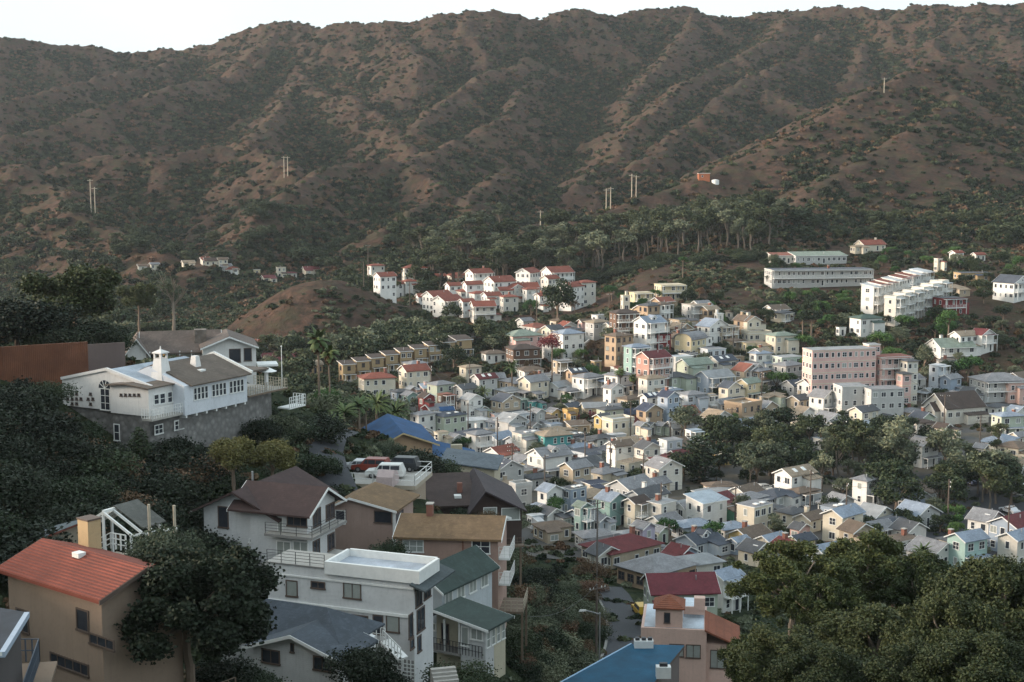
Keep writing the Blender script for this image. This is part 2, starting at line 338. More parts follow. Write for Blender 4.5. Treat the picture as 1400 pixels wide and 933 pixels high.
# ---------------------------------------------------------------- objects
def setp(o, label=None, cat=None, group=None, kind=None):
    if label: o['label'] = label
    if cat: o['category'] = cat
    if group: o['group'] = group
    if kind: o['kind'] = kind
    return o
def link(o, parent=None):
    C.objects.link(o)
    if parent is not None: o.parent = parent
    return o
def thing(name, label, cat, loc, rz=0, group=None):
    o = bpy.data.objects.new(name, None); o.empty_display_size = .5; o.location = loc; o.rotation_euler = (0, 0, rz); C.objects.link(o)
    return setp(o, label, cat, group)
class MB:
    def __init__(s): s.v = []; s.f = []; s.m = []; s.mats = []
    def mi(s, mat):
        if mat not in s.mats: s.mats.append(mat)
        return s.mats.index(mat)
    def face(s, pts, mat):
        i = len(s.v); s.v += [tuple(p) for p in pts]; s.f.append(tuple(range(i, i + len(pts)))); s.m.append(s.mi(mat)); return s
    def solid(s, bot, top, mat, cap=None):
        n = len(bot); i = len(s.v); s.v += [tuple(p) for p in bot] + [tuple(p) for p in top]; k = s.mi(mat)
        s.f.append(tuple(range(i + n - 1, i - 1, -1))); s.m.append(k)
        s.f.append(tuple(range(i + n, i + 2 * n))); s.m.append(s.mi(cap) if cap else k)
        for j in range(n):
            s.f.append((i + j, i + (j + 1) % n, i + n + (j + 1) % n, i + n + j)); s.m.append(k)
        return s
    def box(s, x0, x1, y0, y1, z0, z1, mat, cap=None):
        x0, x1 = min(x0, x1), max(x0, x1); y0, y1 = min(y0, y1), max(y0, y1); z0, z1 = min(z0, z1), max(z0, z1)
        q = [(x0, y0), (x1, y0), (x1, y1), (x0, y1)]
        return s.solid([(*p, z0) for p in q], [(*p, z1) for p in q], mat, cap)
    def prism(s, poly, z0, z1, mat, cap=None):
        return s.solid([(*p, z0) for p in poly], [(*p, z1) for p in poly], mat, cap)
    def bar(s, p, q, w, h, mat):
        p, q = Vector(p), Vector(q); d = (q - p).normalized(); up = Vector((0, 0, 1)) if abs(d.z) < .95 else Vector((1, 0, 0))
        a = d.cross(up).normalized() * w / 2; b = a.cross(d).normalized() * h / 2
        ring = [a + b, -a + b, -a - b, a - b]
        return s.solid([p + r for r in ring], [q + r for r in ring], mat)
    def tube(s, p, q, r0, r1, mat, n=7):
        p, q = Vector(p), Vector(q); d = (q - p).normalized(); up = Vector((0, 0, 1)) if abs(d.z) < .95 else Vector((1, 0, 0))
        a = d.cross(up).normalized(); b = a.cross(d).normalized()
        c = [(math.cos(2*math.pi*i/n), math.sin(2*math.pi*i/n)) for i in range(n)]
        return s.solid([p + (a*x + b*y) * r0 for x, y in c], [q + (a*x + b*y) * r1 for x, y in c], mat)
    def mesh(s, name, smooth=False):
        me = bpy.data.meshes.new(name); me.from_pydata(s.v, [], s.f)
        for m in s.mats: me.materials.append(m)
        me.polygons.foreach_set('material_index', s.m)
        if smooth: me.polygons.foreach_set('use_smooth', [True] * len(s.f))
        me.update(); return me
    def build(s, name, parent=None, smooth=False):
        o = bpy.data.objects.new(name, s.mesh(name, smooth)); return link(o, parent)
WM = {}
def win_mesh(w, h, st):
    """frame with a pane behind it; the wall plane is y=0 and the window looks towards -y"""
    key = (round(w, 2), round(h, 2), st)
    if key in WM: return WM[key]
    fr = TRIMB if 'b' in st else TRIM; gl = GLASS_W if 'w' in st else (GLASS_L if 'l' in st else GLASS)
    m = MB(); t = .09 if w > .7 else .06; x, z = w / 2, h / 2
    for a in ((-x, x, -.06, .0, z - t, z), (-x - .04, x + .04, -.10, .0, -z - .03, -z + t), (-x, -x + t, -.057, .0, -z + t, z - t), (x - t, x, -.057, .0, -z + t, z - t)): m.box(*a, fr)
    nb = 0 if 'd' in st else max(1, round(w / .75)) - 1
    for i in range(nb):
        c = -x + (i + 1) * w / (nb + 1); m.box(c - .03, c + .03, -.05, 0, -z + t, z - t, fr)
    if 'm' in st:
        k = 3 if h > 1.8 else 2
        for i in range(1, k): m.box(-x + t, x - t, -.046, 0, -z + h * i / k - .025, -z + h * i / k + .025, fr)
    p = MB().box(-x + t, x - t, -.022, .012, -z + t, z - t, gl)
    WM[key] = (m.mesh('window_frame'), p.mesh('pane')); 
    both = MB(); 
    for src in (m, p):
        off = len(both.v); both.v += src.v; both.f += [tuple(i + off for i in f) for f in src.f]; both.m += [both.mi(src.mats[k]) for k in src.m]
    WM[key + ('j',)] = both.mesh('window'); return WM[key]
def window(parent, w, h, loc, rz, st='', sub=False, name='window'):
    fm, pm = win_mesh(w, h, st)
    if sub:
        o = bpy.data.objects.new(name, fm); link(o, parent); o.location = loc; o.rotation_euler = (0, 0, rz)
        p = bpy.data.objects.new('pane', pm); link(p, o)
    else:
        o = bpy.data.objects.new(name, WM[(round(w, 2), round(h, 2), st, 'j')]); link(o, parent); o.location = loc; o.rotation_euler = (0, 0, rz)
    return o
class H:
    """a building drawn in its own frame: x to the right and away, y to the left and away, origin at its corner towards the viewer"""
    def __init__(s, name, label, cat, loc, ang, group=None):
        s.root = thing(name, label, cat, loc, R(ang), group); s.ang = R(ang); s.o = Vector(loc)
        s.ca, s.sa = math.cos(s.ang), math.sin(s.ang)
    def loc(s, p):
        x, y = p[0] - s.o.x, p[1] - s.o.y
        return (x * s.ca + y * s.sa, -x * s.sa + y * s.ca, p[2] - s.o.z)
    def _ray(s, px, py):
        a, b = ray(px, py); o = s.loc((0, 0, CH)); d = (a * s.ca + s.sa, -a * s.sa + s.ca, b); return o, d
    def hx(s, px, py, x0):     # meets plane x = x0 -> (y, z)
        o, d = s._ray(px, py); t = (x0 - o[0]) / d[0]; return o[1] + d[1] * t, o[2] + d[2] * t
    def hy(s, px, py, y0):
        o, d = s._ray(px, py); t = (y0 - o[1]) / d[1]; return o[0] + d[0] * t, o[2] + d[2] * t
    def hz(s, px, py, z0):
        o, d = s._ray(px, py); t = (z0 - o[2]) / d[2]; return o[0] + d[0] * t, o[1] + d[1] * t
    def wy(s, px0, py0, px1, py1, y0=0, st='', sub=True, name='window'):   # window on a wall y = y0, given by its corners in the photo
        a, z1 = s.hy(px0, py0, y0); b, _ = s.hy(px1, py0, y0); pm = (px0 + px1) / 2
        z1 = s.hy(pm, py0, y0)[1]; z0 = s.hy(pm, py1, y0)[1]
        return window(s.root, max(abs(b - a), .3), max(z1 - z0, .3), ((a + b) / 2, y0, (z0 + z1) / 2), 0, st, sub, name)
    def wx(s, px0, py0, px1, py1, x0=0, st='', sub=True, name='window'):
        pm = (px0 + px1) / 2; a = s.hx(px0, py0, x0)[0]; b = s.hx(px1, py0, x0)[0]; z1 = s.hx(pm, py0, x0)[1]; z0 = s.hx(pm, py1, x0)[1]
        return window(s.root, max(abs(b - a), .3), max(z1 - z0, .3), (x0, (a + b) / 2, (z0 + z1) / 2), -math.pi / 2, st, sub, name)
    def part(s, mb, name, smooth=False): return mb.build(name, s.root, smooth)
def gable_walls(mb, x0, x1, y0, y1, z0, ze, zr, axis, mat, ry=None):
    """body with its two gables in one piece; ry = where the ridge stands across the width"""
    if axis == 'x':
        ym = (y0 + y1) / 2 if ry is None else ry
        prof = [(y0, z0), (y1, z0), (y1, ze), (ym, zr), (y0, ze)]
        mb.solid([(x0, y, z) for y, z in prof], [(x1, y, z) for y, z in prof], mat)
    else:
        xm = (x0 + x1) / 2 if ry is None else ry
        prof = [(x0, z0), (x1, z0), (x1, ze), (xm, zr), (x0, ze)]
        mb.solid([(x, y1, z) for x, z in prof], [(x, y0, z) for x, z in prof], mat)
def gable_roof(mb, x0, x1, y0, y1, ze, zr, axis, mat, ov=.45, th=.16, trim=None, ry=None, ovg=None):
    ovg = ov if ovg is None else ovg
    lo, hi = (y0, y1) if axis == 'x' else (x0, x1); m = (lo + hi) / 2 if ry is None else ry
    e0, e1 = (x0 - ovg, x1 + ovg) if axis == 'x' else (y0 - ovg, y1 + ovg)
    for c in (lo, hi):
        sl = (zr - ze) / (m - c); s_ = -1 if c < m else 1
        a, za = c + s_ * ov, ze + sl * s_ * ov
        sec = [(a, za + .02), (m, zr + .02), (m, zr + .02 + th), (a, za + .02 + th)]
        P = (lambda e: [(e, u, v) for u, v in sec]) if axis == 'x' else (lambda e: [(u, e, v) for u, v in sec])
        mb.solid(P(e0), P(e1), mat)
        if trim is not None:
            sec2 = [(a, za - .05), (m, zr - .05), (m, zr + th - .0), (a, za + th - .0)]
            for e, d in ((e0, -.06), (e1, .06)):
                P2 = (lambda e: [(e, u, v) for u, v in sec2]) if axis == 'x' else (lambda e: [(u, e, v) for u, v in sec2])
                mb.solid(P2(e), P2(e + d), trim)
def hip_roof(mb, x0, x1, y0, y1, ze, zr, mat, ov=.45, inset=None, th=.12):
    x0 -= ov; x1 += ov; y0 -= ov; y1 += ov
    w, d = x1 - x0, y1 - y0; i = (min(w, d) / 2 - .01) if inset is None else inset
    zt = zr
    if w >= d: r0, r1 = (x0 + i, (y0+y1)/2), (x1 - i, (y0+y1)/2)
    else: r0, r1 = ((x0+x1)/2, y0 + i), ((x0+x1)/2, y1 - i)
    c = [(x0, y0), (x1, y0), (x1, y1), (x0, y1)]
    b = [(*p, ze) for p in c]; t = [(*p, ze + th) for p in c]; A = (*r0, zt); B = (*r1, zt)
    mb.face(b[::-1], DIRTY)
    for k_ in range(4): mb.face([b[k_], b[(k_+1) % 4], t[(k_+1) % 4], t[k_]], mat)
    if w >= d:
        mb.face([t[0], t[1], B, A], mat); mb.face([t[1], t[2], B], mat); mb.face([t[2], t[3], A, B], mat); mb.face([t[3], t[0], A], mat)
    else:
        mb.face([t[0], t[1], A], mat); mb.face([t[1], t[2], B, A], mat); mb.face([t[2], t[3], B], mat); mb.face([t[3], t[0], A, B], mat)
def railing(mb, pts, h, mat, step=1.2, r=.03, rails=3):
    for p, q in zip(pts, pts[1:]):
        p, q = Vector(p), Vector(q); L = (q - p).length; n = max(1, round(L / step))
        for i in range(n + 1):
            a = p.lerp(q, i / n); mb.bar(a, a + Vector((0, 0, h)), r * 1.5, r * 1.5, mat)
        for k_ in range(rails):
            z = h * (k_ + 1) / rails; mb.bar(p + Vector((0, 0, z)), q + Vector((0, 0, z)), r, r, mat)
# ---------------------------------------------------------------- the land
def grid_mesh(name, X, Y, Zs, mat, attr=None):
    n, m = X.shape; me = bpy.data.meshes.new(name)
    co = np.stack([X, Y, Zs], -1).reshape(-1, 3).astype(np.float32)
    i = np.arange(n * m).reshape(n, m); q = np.stack([i[:-1, :-1], i[1:, :-1], i[1:, 1:], i[:-1, 1:]], -1).reshape(-1, 4)
    me.vertices.add(len(co)); me.vertices.foreach_set('co', co.ravel()); me.loops.add(q.size); me.loops.foreach_set('vertex_index', q.ravel().astype(np.int32))
    me.polygons.add(len(q)); me.polygons.foreach_set('loop_start', np.arange(0, q.size, 4, dtype=np.int32)); me.polygons.foreach_set('loop_total', np.full(len(q), 4, dtype=np.int32))
    me.polygons.foreach_set('use_smooth', np.ones(len(q), bool))
    me.update(calc_edges=True)
    if attr is not None:
        at_ = me.attributes.new('veg', 'FLOAT', 'POINT'); at_.data.foreach_set('value', attr.ravel().astype(np.float32))
    me.materials.append(mat); o = bpy.data.objects.new(name, me); C.objects.link(o); return o
GM = ground_mat()
setp(grid_mesh('terrain', X2, Y2, Z, GM, VEG), kind='structure')
# unseen hill added behind the camera, rising to shade the foreground
bx, by = np.meshgrid(np.linspace(-500, 500, 81), np.linspace(-500, 14, 50), indexing='ij')
bz = 60 + np.clip((14 - by) / 514, 0, 1) ** .9 * BACKH + (fbm(bx / 40, by / 40, 4, 33) - .5) * 14 * np.clip((14 - by) / 60, 0, 1) - np.clip(np.abs(bx) - 20, 0, 500) * .0
setp(grid_mesh('hillside', bx, by, bz, GM, np.full(bx.shape, .6)), kind='structure')
# ---------------------------------------------------------------- named colours
WALLC = {'white': (.70,.69,.66), 'off white': (.60,.57,.51), 'cream': (.62,.56,.45), 'pale yellow': (.60,.51,.33), 'yellow': (.58,.43,.18), 'orange yellow': (.56,.36,.14),
 'beige': (.42,.35,.26), 'tan': (.38,.28,.19), 'pale grey': (.44,.44,.43), 'pale blue': (.50,.54,.58), 'grey blue': (.30,.36,.44), 'lilac': (.45,.42,.52), 'turquoise': (.25,.37,.34),
 'pale turquoise': (.38,.53,.49), 'teal': (.07,.28,.28), 'mint green': (.44,.52,.45), 'green': (.10,.25,.16), 'pale green': (.42,.47,.38), 'olive': (.30,.28,.17), 'pink': (.56,.38,.33), 'pale pink': (.64,.42,.38),
 'coral': (.40,.23,.19), 'brown': (.13,.075,.05), 'dark red': (.20,.03,.03), 'golden': (.37,.27,.15), 'grey': (.30,.30,.30)}
ROOFC = {'grey': ((.20,.20,.21), 'shingle'), 'dark grey': ((.075,.078,.085), 'shingle'), 'pale grey': ((.26,.27,.28), 'plain'), 'blue grey': ((.22,.26,.32), 'shingle'), 'pale blue': ((.30,.36,.42), 'metal'), 'white': ((.50,.51,.52), 'plain'),
 'brown': ((.13,.095,.07), 'shingle'), 'dark brown': ((.06,.042,.035), 'shingle'), 'tan': ((.27,.21,.15), 'shingle'), 'navy': ((.035,.045,.075), 'shingle'), 'slate': ((.055,.065,.085), 'shingle'), 'blue': ((.025,.08,.20), 'plain'),
 'red tile': ((.25,.070,.045), 'tile'), 'red': ((.20,.05,.045), 'plain'), 'maroon': ((.11,.022,.024), 'shingle'), 'green': ((.05,.085,.07), 'shingle'), 'grey green': ((.19,.23,.19), 'shingle'), 'rust': ((.22,.075,.05), 'plain')}
NST = {1: 'one storey', 2: 'two storey', 3: 'three storey', 4: 'four storey', 5: 'five storey', 6: 'six storey'}
FOOT = []            # (x, y, radius) of everything built
TOWN = []            # (object, description, px, py) still waiting for a label
rh = random.Random(5)
def place_top(px, ytop, hgt, y0=186., y1=760.):
    Y = y0
    while Y < y1:
        a, _ = ray(px, ytop); x = a * Y; z = gz(x, Y)
        if proj((x, Y, z + hgt))[1] <= ytop: return x, Y, z
        Y += .5
    return None
def facade(root, x0, x1, y0, y1, nst, fh, z0, opt, faces='fl', st='', tall=1.35):
    """windows on the long side towards the viewer (f: y=y0), the end on the left (l: x=x0), the right end (r)"""
    for f in faces:
        L = (x1 - x0) if f in 'fb' else (y1 - y0)
        n = max(1, int(L / (1.7 if 'B' in opt else rh.uniform(1.75, 2.4))))
        for k in range(nst):
            for i in range(n):
                if rh.random() < (.0 if 'B' in opt else .10) and n > 1: continue
                u = (i + .5) / n; w = rh.choice([.85, 1.05, 1.4]) if L / n > 1.7 else .7; h = tall; z = z0 + k * fh + fh * .56
                s2 = st + rh.choice(['', '', '', 'l', 'm', 'm']) ; nm = 'window'
                if k == 0 and i == n // 2 and f == 'f' and nst < 3: w, h, z, s2, nm = .95, 2.05, z0 + 1.06, st + 'd', 'door'
                if f == 'f': loc, rz = (x0 + L * u, y0, z), 0
                elif f == 'l': loc, rz = (x0, y1 - L * u, z), -math.pi / 2
                elif f == 'r': loc, rz = (x1, y0 + L * u, z), math.pi / 2
                window(root, w, h, loc, rz, s2, False, nm)
def town(px, ytop, W, nst, typ, wall, roof, rot=None, opt='', r=None, label=None, name='house', Y=None, fh=2.65, desc=None, cat='house', group=None):
    rot = 38 + rh.uniform(-9, 9) if rot is None else rot
    r = rh.uniform(1.25, 1.6) if r is None else r
    c, s = abs(math.cos(R(rot))), abs(math.sin(R(rot)))
    def dims(Yc):
        wm = max(W * Yc / F - .7, 3.0); L = wm / (c + s / r); D = L / r; 
        span = D if typ in 'gsHh' else L
        rise = {'g': span / 2 * .50, 'G': L / 2 * .50, 'h': min(L, D) / 2 * .42, 's': D * .16, 'f': .35, 'b': D * .28}[typ]
        return L, D, rise
    Yg = Y or 350.
    for _ in range(3):
        L, D, rise = dims(Yg); H_ = nst * fh + rise + .2
        p = place_top(px, ytop, H_, max(186., Y - 12) if Y else 186.)
        if p is None: print('NOPLACE', px, ytop); return None
        Yg = p[1]
    L, D, rise = dims(Yg); x, y, z = p; rise *= 1.45 if 'S' in opt else 1; ze = nst * fh
    if px > 300: FOOT.append((x, y, (L + D) / 4))
    o = thing(name, None, cat, (x, y, z), R(rot), group)
    x0, x1, y0, y1 = -L/2, L/2, -D/2, D/2; wm = wall_mat(WALLC[wall], siding=(rh.random() < .5 and nst < 3)); rc, rk = ROOFC[roof]; rm = roof_mat(rc, rk)
    tr = TRIM
    b = MB(); q = MB(); fd = -3.0
    if typ == 'g':
        gable_walls(b, x0, x1, y0, y1, fd, ze, ze + rise, 'x', wm); gable_roof(q, x0, x1, y0, y1, ze, ze + rise, 'x', rm, .4, .14, tr)
    elif typ == 'G':
        gable_walls(b, x0, x1, y0, y1, fd, ze, ze + rise, 'y', wm); gable_roof(q, x0, x1, y0, y1, ze, ze + rise, 'y', rm, .4, .14, tr)
    elif typ == 'h':
        b.box(x0, x1, y0, y1, fd, ze, wm); hip_roof(q, x0, x1, y0, y1, ze, ze + rise, rm, .5)
    elif typ == 's':
        b.solid([(x0,y0,fd),(x1,y0,fd),(x1,y1,fd),(x0,y1,fd)], [(x0,y0,ze-.01),(x1,y0,ze-.01),(x1,y1,ze+rise),(x0,y1,ze+rise)], wm)
        o_ = .4; e = rise / D
        q.solid([(x0-o_,y0-o_,ze-e*o_+.02),(x1+o_,y0-o_,ze-e*o_+.02),(x1+o_,y1+o_,ze+rise+e*o_+.02),(x0-o_,y1+o_,ze+rise+e*o_+.02)], [(x0-o_,y0-o_,ze-e*o_+.2),(x1+o_,y0-o_,ze-e*o_+.2),(x1+o_,y1+o_,ze+rise+e*o_+.2),(x0-o_,y1+o_,ze+rise+e*o_+.2)], TRIM, rm)
    elif typ == 'b':   # barrel / gambrel
        n = 8; prof = [(y0, fd), (y1, fd)] + [((y0+y1)/2 + D/2*math.cos(math.pi*i/n), ze + rise*math.sin(math.pi*i/n)) for i in range(n+1)]
        b.solid([(x0, v, w_) for v, w_ in prof], [(x1, v, w_) for v, w_ in prof], wm)
        arc = [((y0+y1)/2 + (D/2+.35)*math.cos(math.pi*i/n), ze - .1 + (rise+.22)*math.sin(math.pi*i/n)) for i in range(n+1)]; arc2 = [(v*1.02, w_+.16) for v, w_ in arc]
        for i in range(n):
            sec = [arc[i], arc[i+1], arc2[i+1], arc2[i]]; q.solid([(x0-.3, v, w_) for v, w_ in sec], [(x1+.3, v, w_) for v, w_ in sec], rm)
    else:
        b.box(x0, x1, y0, y1, fd, ze, wm); q.box(x0-.15, x1+.15, y0-.15, y1+.15, ze+.003, ze+.13, TRIM if rh.random() < .5 else wm, rm)
        if 'k' in opt:
            for a in ((x0-.1,x1+.1,y0-.1,y0+.15),(x0-.1,x1+.1,y1-.15,y1+.1),(x0-.1,x0+.15,y0+.15,y1-.15),(x1-.15,x1+.1,y0+.15,y1-.15)): b.box(*a, ze-.2, ze+.75, wm)
    b.build('wall', o); q.build('roof', o)
    if 'B' in opt:
        for k in range(1, nst + 1):
            m = MB(); m.box(x0 - .1, x1, y0 - .1, y0 - .001, k * fh - .28, k * fh - .08, wall_mat(WALLC['cream'])); m.box(x0 - .1, x0 - .001, y0, y1, k * fh - .28, k * fh - .08, wall_mat(WALLC['cream']))
            m.build('cornice', o)
    faces = 'fl' + ('r' if (1 if (rot % 180) < 60 else 0) and px < 500 else '')
    facade(o, x0, x1, y0, y1, nst, fh, 0, opt, faces, 'b' if wall in ('tan', 'golden', 'pink', 'coral') and rh.random() < .5 else '')
    if typ == 'g' and rise > 1.5: window(o, .7, .6, (x0, 0, ze + rise * .35), -math.pi/2, '')
    if typ == 'G' and rise > 1.5: window(o, .7, .6, (0, y0, ze + rise * .35), 0, '')
    if nst < 3 and desc is None and rh.random() < .5 and typ != 's':   # lean-to or back addition
        m = MB(); m2 = MB(); hh_ = rh.uniform(2.1, 2.5) * (1 if nst == 1 else rh.choice([1, 1.9])); u0, u1 = (x0 + L * .45, x1 - .1) if rh.random() < .5 else (x0 + .1, x0 + L * .5)
        dd = rh.uniform(1.4, 2.6)
        if 'q' in opt or 'b' in opt: m.box(x1, x1 + dd, y0 + .3, y1 - .3, fd, hh_, wm); m2.solid([(x1,y0,hh_+.25),(x1+dd+.3,y0,hh_),(x1+dd+.3,y1,hh_),(x1,y1,hh_+.25)], [(x1,y0,hh_+.37),(x1+dd+.3,y0,hh_+.12),(x1+dd+.3,y1,hh_+.12),(x1,y1,hh_+.37)], rm)
        else:
            m.box(u0, u1, y0 - dd, y0, fd, hh_, wm); m2.solid([(u0-.2,y0-dd-.3,hh_-.05),(u1+.2,y0-dd-.3,hh_-.05),(u1+.2,y0-.002,hh_+.4),(u0-.2,y0-.002,hh_+.4)], [(u0-.2,y0-dd-.3,hh_+.07),(u1+.2,y0-dd-.3,hh_+.07),(u1+.2,y0-.002,hh_+.52),(u0-.2,y0-.002,hh_+.52)], rm)
            window(o, rh.choice([.7, 1.2, 1.6]), 1.1, ((u0+u1)/2, y0 - dd, 1.35), 0, rh.choice(['', 'l', 'm']))
        m.build('side_room', o); m2.build('side_roof', o)
    if 'p' in opt:   # porch along the left end
        m = MB(); m.box(x0-2.1, x0, y0, y1, -1.5, .12, DIRTY); 
        k = max(2, int(D / 2)); m2 = MB()
        for i in range(k + 1):
            v = y0 + .1 + (D - .2) * i / k; m.box(x0-2.06, x0-1.92, v-.07, v+.07, .12, 2.35, TRIM)
        railing(m, [(x0-2, y0+.1, .12), (x0-2, y1-.1, .12)], .9, TRIM, .5, .035, 2)
        m2.solid([(x0-2.5,y0-.3,2.3),(x0,y0-.3,2.62),(x0,y1+.3,2.62),(x0-2.5,y1+.3,2.3)], [(x0-2.5,y0-.3,2.42),(x0,y0-.3,2.78),(x0,y1+.3,2.78),(x0-2.5,y1+.3,2.42)], rm)
        m.build('porch', o); m2.build('porch_roof', o)
    if 'q' in opt or 'b' in opt:   # veranda / balcony along the long side
        for k in (range(1, nst) if 'b' in opt else [0]):
            m = MB(); zf = k * fh
            m.box(x0+.2, x1-.2, y0-1.5, y0, zf-.18, zf, TRIM); railing(m, [(x0+.25, y0, zf), (x0+.25, y0-1.45, zf), (x1-.25, y0-1.45, zf), (x1-.25, y0, zf)], .95, TRIM, .6, .035, 3)
            for u in (x0+.27, (x0+x1)/2, x1-.27): m.box(u-.06, u+.06, y0-1.48, y0-1.36, zf-.18-(fh-.2 if k else 1.5), zf-.18, TRIM); m.box(u-.06, u+.06, y0-1.48, y0-1.36, zf, zf+fh-.25, TRIM)
            m.build('balcony' if k else 'veranda', o)
        if typ != 'f' or 'b' in opt:
            m = MB(); zt = (nst if 'b' in opt else 1) * fh; m.box(x0+.1, x1-.1, y0-1.7, y0-.003, zt-.24, zt-.1, TRIM, rm); m.build('balcony_roof', o)
    if 'd' in opt:   # dormer on the slope towards the viewer
        m = MB(); m2 = MB(); 
        for u in ((0,) if L < 9 else (-L*.22, L*.22)):
            gable_walls(m, u-.9, u+.9, -D*.36, 0, ze, ze+rise*.45+.6, ze+rise*.45+1.2, 'y', wm); gable_roof(m2, u-.9, u+.9, -D*.36, 0, ze+rise*.45+.6, ze+rise*.45+1.2, 'y', rm, .2, .1, tr, None, .2)
            window(o, .9, .8, (u, -D*.36, ze+rise*.22+.55), 0, '')
        m.build('dormer', o); m2.build('dormer_roof', o)
    if 'c' in opt or rh.random() < .08:
        u = x0 + L * rh.uniform(.2, .8); m = MB(); m.box(u-.35, u+.35, .4, 1.1, ze, ze + rise + .9, BRICK if rh.random() < .6 else wm); m.box(u-.42, u+.42, .33, 1.17, ze+rise+.9, ze+rise+1.02, CONC); m.build('chimney', o)
    elif rh.random() < .45:
        u = x0 + L * rh.uniform(.2, .8); m = MB(); m.tube((u, -D*.2, ze), (u, -D*.2, ze + rise*.6 + .8), .08, .08, PIPE); m.build('vent_pipe', o)
    if 's' in opt:
        for u in (-L*.25, L*.1):
            m = MB(); v = -D*.25; zz = ze + rise*.5 if typ != 'f' else ze + .13; sl = rise / (D/2) if typ == 'g' else 0
            m.solid([(u,v-.5,zz-sl*.5+.1),(u+.9,v-.5,zz-sl*.5+.1),(u+.9,v+.5,zz+sl*.5+.1),(u,v+.5,zz+sl*.5+.1)], [(u,v-.5,zz-sl*.5+.27),(u+.9,v-.5,zz-sl*.5+.27),(u+.9,v+.5,zz+sl*.5+.27),(u,v+.5,zz+sl*.5+.27)], TRIM); m.build('skylight', o)
    if label: o['label'] = label
    else:
        t = {'g': 'gable', 'G': 'gable', 'h': 'hip', 's': 'sloping', 'f': 'flat', 'b': 'curved'}[typ]
        rn = 'red tile' if roof == 'red tile' else roof
        TOWN.append((o, f"{wall} {NST[nst]} house, {rn} {t} roof,", px, ytop + H_ * F / Yg / 2))
    return o
